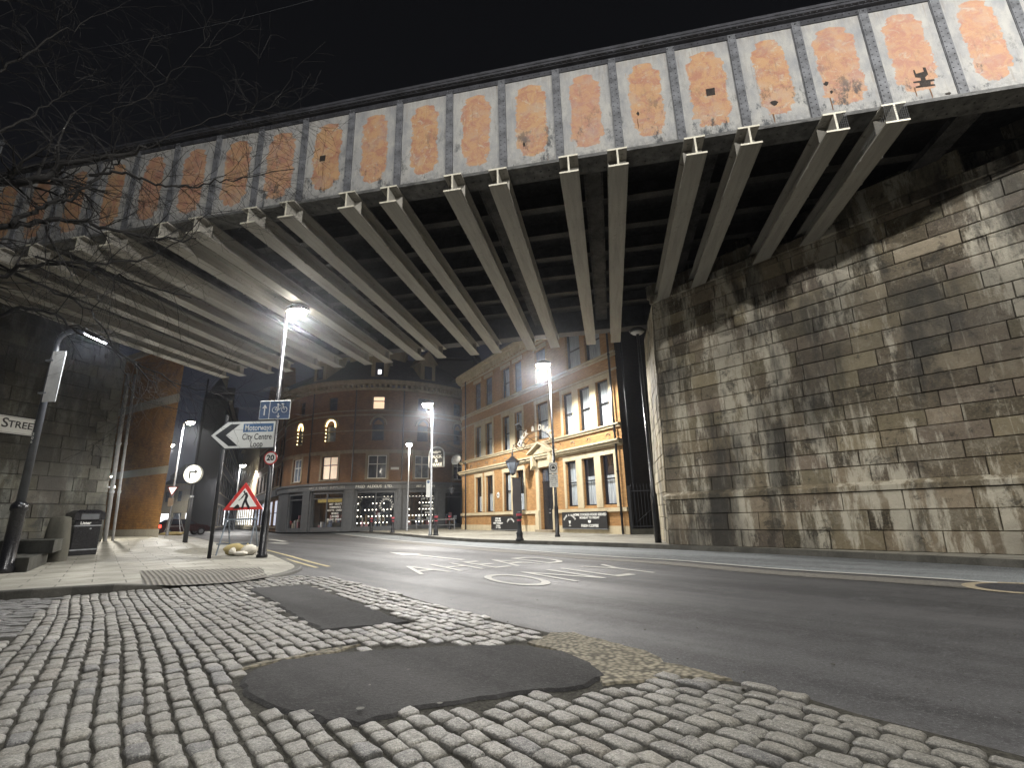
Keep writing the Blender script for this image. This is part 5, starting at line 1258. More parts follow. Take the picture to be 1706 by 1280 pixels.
# left side of that street: dark silhouettes
q0 = gz(352, 885.5, .1); q0 = V(-42, 69, 0); q1 = q0 + azv(-36) * -0.1
LA = V(-37.5, 58, 0)
d1 = azv(-31.5)
A_ = dep(356, 870, 62); A_.z = 0; B_ = dep(384, 870, 100); B_.z = 0
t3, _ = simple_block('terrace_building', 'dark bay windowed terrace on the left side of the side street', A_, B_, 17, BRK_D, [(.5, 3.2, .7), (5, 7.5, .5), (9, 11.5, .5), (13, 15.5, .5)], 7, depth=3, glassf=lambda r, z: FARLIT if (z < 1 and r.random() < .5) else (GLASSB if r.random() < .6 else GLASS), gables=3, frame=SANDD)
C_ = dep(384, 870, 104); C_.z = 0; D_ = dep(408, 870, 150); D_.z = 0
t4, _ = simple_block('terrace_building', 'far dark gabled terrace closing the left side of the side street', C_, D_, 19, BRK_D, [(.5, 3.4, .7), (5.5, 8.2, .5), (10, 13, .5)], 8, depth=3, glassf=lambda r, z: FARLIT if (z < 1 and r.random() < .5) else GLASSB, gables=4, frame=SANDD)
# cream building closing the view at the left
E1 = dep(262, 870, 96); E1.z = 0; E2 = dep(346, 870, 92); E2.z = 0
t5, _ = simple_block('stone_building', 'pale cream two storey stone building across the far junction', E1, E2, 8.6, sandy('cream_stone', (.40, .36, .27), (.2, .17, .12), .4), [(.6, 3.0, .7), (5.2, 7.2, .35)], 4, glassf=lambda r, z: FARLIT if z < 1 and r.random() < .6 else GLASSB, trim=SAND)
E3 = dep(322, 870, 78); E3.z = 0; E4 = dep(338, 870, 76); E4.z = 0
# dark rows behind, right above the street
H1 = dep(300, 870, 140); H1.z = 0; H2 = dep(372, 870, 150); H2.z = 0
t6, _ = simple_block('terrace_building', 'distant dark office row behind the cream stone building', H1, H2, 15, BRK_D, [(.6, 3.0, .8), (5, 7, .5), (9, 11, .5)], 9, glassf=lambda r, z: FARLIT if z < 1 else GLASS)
# brick building by the left pier
BL = gz(150, 893.7, .49); BR_ = gz(262, 893, .49)
ang, W = bframe(BL, BR_)
bb = thing('brick_building', 'plain orange brick end wall with pale stone bands standing beyond the left pier', 'building', (BL.x, BL.y, .49), ang)
def shear(x0, x1, y0, y1, z0, z1, m_):      # the flank runs along the street, not square to the end wall
    d = Matrix.Rotation(-ang, 3, 'Z') @ azv(-40); P = [V(x0, 0, 0) + d * y0, V(x1, 0, 0) + d * y0, V(x1, 0, 0) + d * y1, V(x0, 0, 0) + d * y1]; m_.slab([(p.x, p.y) for p in P], z0, z1)
m_ = MB(); shear(-5, W, 0, 9, .33, 10.5, m_); m_.build('brick_wall', BRK_L, bb); m_ = MB(); shear(-5, W + .08, -.1, 9.1, -.4, .329, m_); shear(-5, W + .04, -.05, 9, 3.15, 3.55, m_); shear(-5, W + .04, -.05, 9, 7.0, 7.5, m_); m_.build('stone_bands', sandy('pale_band', (.36, .33, .27), (.2, .18, .14), .4), bb)
m_ = MB(); shear(-5.2, W + .2, -.2, 9.2, 10.5, 10.9, m_); m_.build('parapet', SANDD, bb)
# ================================================================== STREET FURNITURE
def htop(b, y):
    lo, hi = 0.0, 30.0
    for _ in range(40):
        m = (lo + hi) / 2; q = RM.transposed() @ (b + V(0, 0, m) - V(0, 0, CH)); yy = CY + F * q.y / q.z
        if yy > y: lo = m
        else: hi = m
    return lo
def onY(px, py, Y): r = ray(px, py); t = Y / r.y; p = V(0, 0, CH) + r * t; return p
LN = (1, .92, .80); LNW = (1, .975, .94); LNC = (.97, .985, 1)
LS = []
def spot(p, w, c=LNW, r=.14, ang=165, name='lamp_light', parent=None):
    l = bpy.data.lights.new(name, 'SPOT'); l.energy = w; l.color = c; l.shadow_soft_size = r; l.spot_size = math.radians(ang); l.spot_blend = .25
    o = bpy.data.objects.new(name, l); COL.objects.link(o); o.location = p
    if parent: o.parent = parent
    return o
def bulb(p, w, c, parent):
    l = bpy.data.lights.new('lamp_light', 'POINT'); l.energy = w; l.color = c; l.shadow_soft_size = .12; o = bpy.data.objects.new('lamp_light', l); COL.objects.link(o); o.location = p; o.parent = parent
def column(label, base, h, hd=(-.35, 0), power=500, r0=.075, r1=.045, mat=BLACK, lit=True, c=LNW, sz=1.35, ang=165, bowl=.16):
    t = thing('street_lamp', label, 'street lamp', (base.x, base.y, .12 if base.z < 1 else base.z), 0)
    m_ = MB(); m_.lathe([(r0 * 1.9, 0), (r0 * 1.9, .06), (r0 * 1.45, .10), (r0 * 1.4, 1.15), (r0 * 1.15, 1.25), (r0, 1.3), (r1, h)], 14); m_.build('column', mat, t, smooth=True)
    d = V(hd[0], hd[1], 0); m_ = MB(); m_.tube([(0, 0, h - .12), (0, 0, h), d * .4 + V(0, 0, h + .07), d * 1.0 + V(0, 0, h + .05)], [r1, r1, r1 * .8, r1 * .7], 8); m_.build('arm', mat, t, smooth=True)
    a = math.atan2(d.y, d.x) if d.length > .01 else 0; M = Matrix.Translation((d.x, d.y, h + .03)) @ Matrix.Rotation(a, 4, 'Z') @ Matrix.Diagonal((1.55 * sz, sz, sz, 1))
    m_ = MB(); m_.lathe([(.165, -.01), (.18, .02), (.16, .08), (.10, .13), (.02, .15)], 14); m_.build('lamp_head', mat, t, smooth=True, M=M)
    m_ = MB(); m_.lathe([(.01, -bowl), (.07, -bowl * .94), (.13, -bowl * .6), (.16, -.012)], 14); m_.build('lamp_bowl', LAMPW if lit else WHITEP, t, smooth=True, M=M)
    if lit: spot(V(d.x, d.y, h + .03 - bowl * sz - .03 - .1), power, c, .10, ang, 'lamp_light', t)
    return t
L1b = gz(436, 929, .12); column('tall street lamp carrying the cycle and speed signs, its bright head just under the beams', L1b, 7.12, (.34, -.05), 1150, .075, .05, BLACK, ang=160)
L2b = gz(929, 895, .12); column('slim black street lamp shining in front of the pub front', L2b, 7.45, (-.28, .05), 2100, .06, .04, BLACK)
L3b = gz(717, 893, .12); column('street lamp with a narrow white plate near the shop, second bright star from the pub', L3b, 6.95, (-.28, .1), 2600, .06, .04, GALV)
L4b = gz(678, 885.5, .12); column('shorter street lamp close to the curved shopfront', L4b, htop(L4b, 741), (.0, -.1), 520, .05, .04, GALV, c=(1, .88, .68))
L5b = gz(277, 897, .12); h5 = htop(L5b, 705); column('street lamp rising beside the brick end wall above the give way sign', L5b, h5, (.55, -.1), 1500, .07, .05, GALV, sz=1.3)
p6 = dep(288, 742, 66); column('farther street lamp just clear of the brick end wall', V(p6.x - .9, p6.y, 0), p6.z - .1, (.6, 0), 1800, .09, .06, GALV, sz=2.0)
p7 = dep(404, 776, 62); column('street lamp glaring over the side street above the roadworks sign', V(p7.x - .3, p7.y, 0), p7.z - .1, (.35, 0), 1900, .08, .05, BLACKM, sz=1.6)
p8 = dep(339, 799, 88); t = column('distant twin headed street lamp with a white banner, near side head', V(p8.x, p8.y, 0), p8.z, (-1.1, 0), 3000, .1, .07, GALV, sz=1.3)
m_ = MB(); m_.tube([(0, 0, p8.z - .1), (.5, 0, p8.z + .05), (1.0, 0, p8.z + .03)], .05, 6); m_.build('arm', GALV, t); m_ = MB(); m_.lathe([(.01, -.2), (.2, -.05), (.22, .1), (.05, .2)], 12, (1.0, 0, p8.z)); m_.build('lamp_bowl', LAMPW, t)
m_ = MB(); m_.box(.1, 1.1, -.03, .03, 2.4, 5.0); m_.build('banner', SIGNW, t)
t['label'] = 'distant twin headed street lamp carrying a white banner in the far junction'
# curved-neck lamp at the left
L8b = V(-11.0, 11.0, .12)
t8 = thing('street_lamp', 'near black street lamp with a thick base and hooked swan neck at the left edge', 'street lamp', L8b)
m_ = MB(); m_.lathe([(.17, 0), (.17, .1), (.13, .16), (.125, 1.28), (.155, 1.32), (.15, 1.42), (.09, 1.5)], 18); m_.build('base', BLACK, t8, smooth=True)
h8 = 5.15
m_ = MB(); arc8 = [V(0, 0, 1.48), V(0, 0, h8 - .2), V(0, 0, h8)] + [V(.48 - .48 * math.cos(a), -.1 * math.sin(a), h8 + .36 * math.sin(a)) for a in [math.radians(12 * k_) for k_ in range(1, 11)]]
m_.tube(arc8, [.085, .062] + [.055] * 11, 12); m_.build('column', paint('satin_grey_column', (.06, .065, .075), .35), t8, smooth=True)
e8 = arc8[-1]; dv = V(.62, -.05, -.30).normalized()
M8 = Matrix.Translation(e8) @ dv.to_track_quat('X', 'Z').to_matrix().to_4x4()
m_ = MB(); m_.prism([(-.05, -.02), (.62, -.015), (.66, .02), (.5, .055), (.1, .075), (-.05, .05)], .18, M8 @ Matrix.Translation((0, -.09, 0))); m_.build('lamp_head', BLACKM, t8)
m_ = MB(); m_.box(.06, .60, -.07, .07, -.045, -.02, M8); m_.build('led_panel', emit('led_panel_lit', (.93, .96, 1), 26), t8)
spot(e8 + dv * .35 + V(0, 0, -.12), 110, (.88, .94, 1.0), .08, 170, 'lamp_light', t8)
bn8 = thing('parking_plate', 'pale narrow metal plate fixed high on the swan neck lamp column', 'sign', L8b); m_ = MB(); m_.bbox(.04, .36, -.10, -.085, 3.75, 5.0, .004); m_.build('plate', WHITEP, bn8); m_ = MB(); [m_.box(-.09, .1, -.11, .09, z_, z_ + .04) for z_ in (3.95, 4.75)]; m_.build('clamp', GALV, bn8)
# number on the column
for i, ch in enumerate('306'): text('column_number', ch, .10, SIGNW, t8, Matrix.Translation((.01, -.085, 3.0 - .09 * i)) @ Matrix.Rotation(PI / 2, 4, 'X'), ext=.001)
# unlit column by the abutment
L9b = gz(1097, 905, .12); h9 = htop(L9b, 556)
t9 = thing('street_lamp', 'tall dark unlit lamp column with a flat disc head beside the right stone abutment', 'street lamp', (L9b.x, L9b.y, .12))
m_ = MB(); m_.lathe([(.10, 0), (.10, 1.4), (.07, 1.5), (.045, h9)], 14); m_.build('column', BLACK, t9, smooth=True)
m_ = MB(); m_.lathe([(.05, h9 - .05), (.07, h9), (.25, h9 + .06), (.27, h9 + .11), (.2, h9 + .17), (.02, h9 + .2)], 18); m_.build('lamp_head', BLACKM, t9, smooth=True); m_ = MB(); m_.lathe([(.03, h9 - .03), (.16, h9 - .01), (.22, h9 + .045)], 18); m_.build('lens', WHITEP, t9, smooth=True)
# out-of-frame street lamps; the second is added to light girder panels and setts
tA = thing('street_lamp', 'tall street lamp on the right pavement lighting the girder and stone wall', 'street lamp', (12.9, -2.0, .12))
m_ = MB(); m_.lathe([(.13, 0), (.12, 1.3), (.08, 1.4), (.05, 9.4)], 12); m_.tube([(0, 0, 9.3), (-.8, .6, 9.75), (-3.4, 2.6, 9.85)], .04, 8); m_.build('column', GALV, tA)
m_ = MB(); m_.lathe([(.02, 9.95), (.25, 9.85), (.3, 9.75), (.28, 9.74)], 12, (-3.6, 2.75, 0)); m_.build('lamp_head', GALV, tA); bulb(V(-3.6, 2.75, 9.60), 1750, LNW, tA)
tB = thing('street_lamp', 'unseen added street lamp behind the cobbled yard lighting girder panels and setts', 'street lamp', (-2.7, -2.2, .0))
m_ = MB(); m_.lathe([(.13, 0), (.12, 1.3), (.08, 1.4), (.05, 10.4)], 12); m_.tube([(0, 0, 10.3), (.6, .3, 10.7), (1.6, .9, 10.75)], .04, 8); m_.build('column', GALV, tB)
m_ = MB(); m_.lathe([(.02, 10.85), (.25, 10.75), (.3, 10.65), (.28, 10.64)], 12, (1.7, .95, 0)); m_.build('lamp_head', GALV, tB); bulb(V(1.7, .95, 10.45), 2000, LNW, tB)

# ---------------- signs
YS = L1b.y - .16
def sgn(x0, y0, x1, y1, Y): a = onY(x0, y0, Y); b_ = onY(x1, y1, Y); return a.x, b_.x, b_.z, a.z
# direction sign on two posts
pL = gz(348, 931, .12); aT = onY(352, 723, YS); hp = 3.62
ds = thing('direction_sign', 'white arrow ended direction sign reading motorways and city centre loop', 'sign', (pL.x, pL.y, .12))
m_ = MB(); m_.tube([(0, 0, 0), (0, 0, 3.95)], .048, 12); m_.build('post', BLACKM, ds, smooth=True)
o_ = V(pL.x, pL.y, .12)
def rel(px, py, dy=0.0): p = onY(px, py, YS) - o_; return (p.x, p.z)
A_ = [rel(352, 723), rel(369, 745.5), rel(456, 747.5), rel(458, 704.5), rel(386, 701)]
cxs = sum(a[0] for a in A_) / 5
zt_ = (A_[3][1] + A_[4][1]) / 2; zb_ = (A_[1][1] + A_[2][1]) / 2; xr = (A_[2][0] + A_[3][0]) / 2; xl = A_[0][0]; xn = (A_[1][0] + A_[4][0]) / 2; zm_ = (zt_ + zb_) / 2
yo = YS - pL.y
def plate(pts, y, d, name, mat): m_ = MB(); m_.prism(pts, d, Matrix.Translation((0, y, 0))); return m_.build(name, mat, ds)
H_ = zt_ - zb_; 
plate([(xl - .03, zm_), (xn - .03, zb_ - .03), (xr + .03, zb_ - .03), (xr + .03, zt_ + .03), (xn - .03, zt_ + .03)], yo + .004, .03, 'sign_back', BLACKM)
plate([(xl, zm_), (xn, zb_), (xr, zb_), (xr, zt_), (xn, zt_)], yo, .0035, 'sign_face', SIGNW)
k1 = .10; plate([(xl + .12, zm_), (xn + .10, zb_ + .06), (xn + .36, zb_ + .06), (xl + .42, zm_), (xn + .36, zt_ - .06), (xn + .10, zt_ - .06)], yo - .003, .0028, 'chevron', SIGNBK)
tx0 = xn + .50; plate([(tx0 - .04, zt_ - .30), (xr - .05, zt_ - .30), (xr - .05, zt_ - .06), (tx0 - .04, zt_ - .06)], yo - .003, .0028, 'blue_patch', MOTOB)
W_t = xr - .05 - tx0
def fit(s_, cx_, cz_, hgt, wid, mat):
    cu = bpy.data.curves.new('lt', 'FONT'); cu.body = s_; cu.size = 1; cu.offset = .012; tmp = bpy.data.objects.new('tmp', cu); COL.objects.link(tmp); dg = bpy.context.evaluated_depsgraph_get(); dg.update()
    me = bpy.data.meshes.new_from_object(tmp.evaluated_get(dg)); bpy.data.objects.remove(tmp); xs = [v.co.x for v in me.vertices]; w = max(xs) - min(xs); sx = wid / w
    me.transform(Matrix.Translation((cx_ - wid / 2, yo - .0045, cz_ - hgt * .36)) @ Matrix.Rotation(PI / 2, 4, 'X') @ Matrix.Diagonal((sx, hgt, 1, 1)) @ Matrix.Translation((-min(xs), 0, 0))); me.materials.clear(); me.materials.append(mat)
    o = bpy.data.objects.new('lettering', me); COL.objects.link(o); o.parent = ds
cxm = (tx0 + xr - .09) / 2; fit('Motorways', cxm, zt_ - .17, .24, W_t - .06, SIGNW); fit('City Centre', cxm - .01, zt_ - .43, .24, W_t + .02, SIGNBK); fit('Loop', cxm, zt_ - .64, .24, W_t * .42, SIGNBK)
# cycle route sign
def flat_sign(name, label, px0, py0, px1, py1, Y, mat, rim=None, group=None):
    a = onY((px0 + px1) / 2, py1, Y); w = onY(px1, (py0 + py1) / 2, Y).x - onY(px0, (py0 + py1) / 2, Y).x; h = onY((px0 + px1) / 2, py0, Y).z - a.z
    t = thing(name, label, 'sign', a, 0, group); m_ = MB(); m_.bbox(-w / 2, w / 2, -.012, .012, 0, h, .008); m_.build('sign_plate', rim or mat, t)
    m_ = MB(); g_ = .018 if rim else 0; m_.box(-w / 2 + g_, w / 2 - g_, -.0155, -.0125, g_, h - g_); m_.build('sign_face', mat, t)
    m_ = MB(); m_.box(-w / 2 + .04, w / 2 - .04, .013, .05, h * .3, h * .3 + .04); m_.box(-w / 2 + .04, w / 2 - .04, .013, .05, h * .75, h * .75 + .04); m_.build('rear_channel', GALV, t)
    return t, w, h
cs, w, h = flat_sign('cycle_sign', 'blue cycle lane sign with white arrow and bicycle high on the lamp column', 431, 668, 482, 699, YS, SIGNB, SIGNW)
m_ = MB(); m_.box(-w * .18, -w * .16, -.019, -.016, .02, h - .02); m_.build('divider', SIGNW, cs)
m_ = MB(); ax = -w * .33; m_.box(ax - .016, ax + .016, -.019, -.016, h * .22, h * .68); m_.prism([(ax - .07, h * .60), (ax + .07, h * .60), (ax, h * .80)], .003, Matrix.Translation((0, -.019, 0))); m_.build('arrow_symbol', SIGNW, cs)
def bike(cx_, cz_, s_, y, parent, mat):
    m_ = MB(); P = lambda a, b_: V(cx_ + a * s_, y, cz_ + b_ * s_)
    for a in (-.5, .5):
        r_ = [P(a + .3 * math.cos(2 * PI * k_ / 18), .3 * math.sin(2 * PI * k_ / 18)) for k_ in range(19)]; m_.tube(r_, .028 * s_, 4)
    for q in (((-.5, 0), (-.08, .0), (.34, .48), (-.2, .5), (-.5, 0)), ((-.08, 0), (-.24, .62)), ((-.34, .64), (-.12, .64)), ((.5, 0), (.3, .62), (.42, .66)), ((.3, .62), (.16, .66))): m_.tube([P(*k_) for k_ in q], .03 * s_, 4)
    return m_.build('bicycle_symbol', mat, parent)
bike(w * .16, h * .50, w * .30, -.0165, cs, SIGNW)
m_ = MB(); ax = w * .13; m_.box(ax - .012, ax + .012, -.019, -.016, h * .14, h * .32); m_.prism([(ax - .05, h * .18), (ax, h * .06), (ax + .05, h * .18)], .003, Matrix.Translation((0, -.019, 0))); m_.build('arrow_symbol', SIGNW, cs)
def disc(r, y0, y1, n=28): return [(r, y0), (r, y1)]
def roundsign(label, px, py, rad, Y, rim, face, lit=None, x_=None):
    c_ = onY(px, py, Y); t = thing('round_sign', label, 'sign', c_)
    R_ = Matrix.Rotation(PI / 2, 4, 'X')
    m_ = MB(); m_.lathe([(rad, -.01), (rad, .012)], 28); m_.build('rim', rim, t, M=R_); m_ = MB(); m_.lathe([(rad * .82, .0125), (rad * .82, .0155)], 28); m_.build('sign_face', face, t, M=R_); return t
t20 = roundsign('small round white speed sign reading 20 with a red rim below the direction sign', 451, 763.5, .185, YS, SIGNR, SIGNW)
text('lettering', '20', .21, SIGNBK, t20, face_front(0, -.018, 0), ext=.001, bold=.008)
# road works sign on its frame with sandbags
YR = 15.1
rwk = thing('roadworks_sign', 'red bordered triangular roadworks sign with a digging figure standing on a metal frame', 'sign', V(onY(402, 925, YR).x, YR, .12))
o_ = rwk.location.copy()
def rr_(px, py): p = onY(px, py, YR) - o_; return (p.x, p.z)
a, b_, c = rr_(371, 850), rr_(438, 850), rr_(410, 804)
zb = (a[1] + b_[1]) / 2; cx_ = c[0]
def tri(s_, cy): 
    gx_, gz_ = (a[0] + b_[0] + c[0]) / 3, (zb * 2 + c[1]) / 3
    return [(gx_ + (p[0] - gx_) * s_, gz_ + (p[1] - gz_) * s_) for p in ((a[0], zb), (b_[0], zb), ((a[0] + b_[0]) / 2, c[1]))]
m_ = MB(); m_.prism(tri(1, 0), .02); m_.build('red_border', SIGNR, rwk); m_ = MB(); m_.prism(tri(.68, 0), .003, Matrix.Translation((0, -.0035, 0))); m_.build('sign_face', SIGNW, rwk)
mx, mz = (a[0] + b_[0]) / 2, (zb * 2 + c[1]) / 3; s_ = (b_[0] - a[0]) * .24
m_ = MB(); Pm = lambda a_, b2: (mx + a_ * s_, mz + b2 * s_)
for poly_ in ([(-.15, .95), (.0, 1.02), (.08, .92), (.02, .8), (-.1, .8)], [(-.05, .8), (.25, .82), (.42, .45), (.3, .1), (.05, .15), (.12, .5)], [(.3, .1), (.42, -.2), (.75, -.75), (.55, -.82), (.25, -.35), (.05, .1)], [(.05, .15), (.25, .1), (.1, -.35), (.02, -.8), (-.2, -.8), (-.1, -.3)], [(-.02, .72), (.05, .6), (-.25, .2), (-.32, .28)], [(-.55, .05), (-.1, .42), (-.08, .37), (-.52, -.02)], [(-1.05, -.8), (-.3, -.8), (-.45, -.45), (-.6, -.35), (-.8, -.5)]):
    m_.prism([Pm(*q) for q in poly_][::-1], .003, Matrix.Translation((0, -.0075, 0)))
m_.build('digging_figure', SIGNBK, rwk)
STEEL = paint('worn_blue_grey_tube', (.16, .19, .22), .45, .3)
x0, x1 = rr_(378, 866)[0], rr_(426, 866)[0]; zt2 = rr_(400, 866)[1]
def leg(p, q, r_=.02): m_ = MB(); m_.tube([p, q], r_, 7); m_.build('leg', STEEL, rwk)
leg((x0, .0, zt2), (x0 - .05, -.25, 0)); leg((x1, 0, zt2), (x1 - .02, -.2, 0)); leg((x0 + .05, .02, zt2), (x0 + .02, .35, 0)); leg((x1 - .03, .02, zt2), (x1 + .0, .35, 0))
leg((x0 + .12, .01, zb + .4), (x0, .02, zt2), .015); leg((x1 - .1, .01, zb + .4), (x1, .02, zt2), .015)
m_ = MB(); m_.box(x0 - .05, x1 + .05, -.03, .03, zt2 - .02, zt2 + .03); m_.build('crossbar', STEEL, rwk); m_ = MB(); m_.box(x0 - .1, x1 + .03, -.215, -.185, .30, .335); m_.build('crossbar', STEEL, rwk)
def sandbag(label, x, y, sx, sy, sz, mat, rot, seed):
    t = thing('sandbag', label, 'sandbag', (x, y, .12), rot, 'sandbags weighing down the roadworks sign'); m_ = MB(); n1, n2 = 16, 9; g = []
    for i in range(n2 + 1):
        ph = PI * i / n2; row = []
        for j in range(n1):
            th = 2 * PI * j / n1; cx2 = math.copysign(abs(math.sin(ph) * math.cos(th)) ** .8, math.cos(th)); cy2 = math.copysign(abs(math.sin(ph) * math.sin(th)) ** .8, math.sin(th)); cz2 = math.cos(ph)
            w_ = 1 + .16 * noise.noise(V(cx2 * 2 + seed, cy2 * 2, cz2 * 2)); row.append(m_.vert((cx2 * sx * w_, cy2 * sy * w_, max(0, sz * .48 + cz2 * sz * .5 * w_ * (1 - .3 * cx2 * cx2)))))
        g.append(row)
    for i in range(n2):
        for j in range(n1): m_.face((g[i][j], g[i + 1][j], g[i + 1][(j + 1) % n1], g[i][(j + 1) % n1]))
    m_.build('sack', mat, t, smooth=True); m_ = MB(); m_.lathe([(.03, 0), (.05, .05), (.09, .1), (.11, .16)], 8); m_.build('tied_neck', mat, t, M=Matrix.Translation((sx * .85, 0, sz * .5)) @ Matrix.Rotation(1.1, 4, 'Y')); return t
bx = onY(392, 925, YR - .2).x
sandbag('bulging yellow brown sandbag under the roadworks sign', bx, YR - .25, .30, .2, .34, SACK, .1, 1); sandbag('pale sandbag slumped over the right foot of the roadworks sign', bx + .45, YR - .3, .22, .16, .3, SACKW, .6, 4); sandbag('small flat pale sandbag in front of the other two', bx + .38, YR - .62, .2, .13, .14, SACKW, 2.9, 8)
# far roadworks frame without its sandbags by the car
def aframe(label, p, w, h, rot=0, grp='light steel trestle frames'):
    t = thing('trestle_frame', label, 'barrier', (p.x, p.y, .12), rot, grp); 
    for sx in (-1, 1):
        for sy in (-1, 1): m_ = MB(); m_.tube([(sx * w * .5, sy * .28, 0), (sx * w * .12, 0, h)], .03, 6); m_.build('leg', GALV, t)
    m_ = MB(); m_.box(-w * .35, w * .35, -.03, .03, h * .42, h * .42 + .06); m_.build('crossbar', GALV, t); return t
aframe('light steel trestle frame beside the parked car', gz(289, 893.5, .12), 1.5, 1.7); aframe('light steel trestle frame in front of the gold lettered shop window', gz(556, 882.3, .12), 1.4, 1.5)
sandbag('row of old sandbags at the foot of the trestle by the parked car', gz(289, 893.5, .12).x, gz(289, 893.5, .12).y - .3, 1.0, .3, .35, SACK, 0, 3)
# lit round sign on tall post
rb = gz(308, 905, .12); hr = htop(rb, 632)
tp_ = thing('sign_column', 'tall thin column in the pavement holding the glowing round sign', 'post', rb); m_ = MB(); m_.lathe([(.11, 0), (.11, 2.1), (.06, 2.2), (.045, hr)], 12); m_.build('column', BLACKM, tp_, smooth=True); m_ = MB(); m_.lathe([(.115, 2.2), (.115, 2.3)], 12); m_.build('collar', GALV, tp_)
c_ = onY(321, 790, rb.y - .15); rl = thing('round_sign', 'glowing white round turn arrow sign halfway up the tall thin column', 'sign', c_)
Rx_ = Matrix.Rotation(PI / 2, 4, 'X'); m_ = MB(); m_.lathe([(.47, -.12), (.47, .0), (.45, .01)], 32); m_.build('sign_case', paint('pale_case', (.5, .48, .42), .4), rl, M=Rx_)
m_ = MB(); m_.lathe([(.44, .012), (.44, .016)], 32); m_.build('sign_face', SIGNLIT, rl, M=Rx_)
m_ = MB(); r_o, r_i = .40, .365
for k_ in range(40):
    a0, a1 = 2 * PI * k_ / 40, 2 * PI * (k_ + 1) / 40; m_.poly([V(math.cos(q) * r, -.0175, math.sin(q) * r) for q, r in ((a0, r_i), (a1, r_i), (a1, r_o), (a0, r_o))][::-1])
m_.build('ring', paint('ring_tan', (.3, .2, .13), .5), rl)
m_ = MB(); m_.box(-.18, -.09, -.03, -.0195, -.26, .06); m_.box(-.18, .10, -.03, -.0195, .061, .15); m_.prism([(.1, -.02), (.30, .105), (.1, .23)], .0085, Matrix.Translation((0, -.03, 0))); m_.build('arrow_symbol', SIGNBK, rl)
# give way sign
SIGNDIM = emit('sign_face_glow', (1, .98, .92), .8)  # sign face glows by itself, standing in for a small lamp above it
gb = gz(276, 897, .12); c_ = onY(287, 819, gb.y - .3); gw = thing('give_way_sign', 'small white inverted triangle give way sign on the lamp column by the brick wall', 'sign', c_)
m_ = MB(); m_.prism([(-.38, .32), (0, -.36), (.38, .32)], .03); m_.build('red_border', SIGNR, gw); m_ = MB(); m_.prism([(-.29, .27), (0, -.24), (.29, .27)], .004, Matrix.Translation((0, -.0045, 0))); m_.build('sign_face', SIGNDIM, gw); m_ = MB(); m_.box(-.19, .19, 0, .02, -1.0, -.45); m_.build('lower_plate', SIGNW, gw)
# plates on the pub lamp column
def plateon(label, px0, py0, px1, py1, Y): return flat_sign('parking_plate', label, px0, py0, px1, py1, Y, SIGNW)
t, w, h = plateon('white no stopping plate with a round emblem on the lamp column before the pub', 915, 771, 929, 789, L2b.y - .1)
m_ = MB(); m_.lathe([(w * .42, .0), (w * .42, .004)], 20); m_.build('ring', SIGNBK, t, M=Matrix.Translation((0, -.0155, h / 2)) @ Matrix.Rotation(PI / 2, 4, 'X')); m_ = MB(); m_.lathe([(w * .34, .0), (w * .34, .002)], 20); m_.build('inner', SIGNW, t, M=Matrix.Translation((0, -.0200, h / 2)) @ Matrix.Rotation(PI / 2, 4, 'X')); m_ = MB(); m_.box(-w * .2, w * .2, -.0245, -.0225, h * .42, h * .58); m_.box(-w * .1, w * .12, -.0245, -.0225, h * .58, h * .68); m_.build('symbol', SIGNBK, t)
t, w, h = plateon('white text plate below the round emblem plate on the pub lamp column', 916, 790.5, 930, 812, L2b.y - .1)
for k_, ln in enumerate(['No', 'loading', 'Mon - Sat', '7 am - 7 pm', 'except', 'buses']): text('lettering', ln, .075, SIGNBK, t, face_front(0, -.0165, h * .88 - k_ * h * .15), ext=.001)
t, w, h = plateon('tall narrow white plate on the street lamp near the shop', 710, 800, 716.5, 829, L3b.y - .1)
m_ = MB(); m_.lathe([(w * .35, 0), (w * .35, .003)], 14); m_.build('symbol', SIGNB, t, M=Matrix.Translation((0, -.0155, h * .88)) @ Matrix.Rotation(PI / 2, 4, 'X'))
# street name plate on the left pier
lM = lw.matrix_basis if False else (Matrix.Translation(lw.location) @ Matrix.Rotation(lw.rotation_euler.z, 4, 'Z'))
def on_lw(px, py, off=0.0):
    inv = lM.inverted(); o0 = inv @ V(0, 0, CH); d0 = (inv.to_3x3() @ ray(px, py)); t_ = (-off - o0.y) / d0.y; return o0 + d0 * t_
a1_, a2_ = on_lw(-38, 705, .09), on_lw(54, 728, .09); a3_ = on_lw(54, 698, .09)
sp_ = thing('street_name_plate', 'white street name plate with black capital letters on the left pier behind the lamp', 'sign', lw.location, lw.rotation_euler.z)
xa, xb, za, zb_2 = a1_.x, a2_.x, a2_.z, a3_.z; hh = zb_2 - za
m_ = MB(); m_.box(xa, xb, -.10, -.05, za, zb_2); m_.build('plate', SIGNBK, sp_); m_ = MB(); g_ = .02
m_.box(xa + g_, xb - g_, -.103, -.1003, za + g_, zb_2 - g_); m_.build('plate_face', SIGNW, sp_); m_ = MB()
for q in ((xa + .05, xb - .05, zb_2 - .06, zb_2 - .05), (xa + .05, xb - .05, za + .05, za + .06), (xb - .06, xb - .05, za + .06, zb_2 - .06)): m_.box(q[0], q[1], -.105, -.1033, q[2], q[3])
m_.build('border_line', SIGNBK, sp_)
text('lettering', 'S', hh * .72, SIGNBK, sp_, face_front(on_lw(8, 705, .09).x, -.1045, za + hh * .56), ext=.001, bold=.006); text('lettering', 'TREET', hh * .52, SIGNBK, sp_, face_front(on_lw(13, 705, .09).x, -.1045, za + hh * .53), align='LEFT', ext=.001, bold=.006)
text('lettering', 'N', hh * .52, SIGNBK, sp_, face_front(on_lw(-4, 705, .09).x, -.1045, za + hh * .53), align='RIGHT', ext=.001, bold=.006)
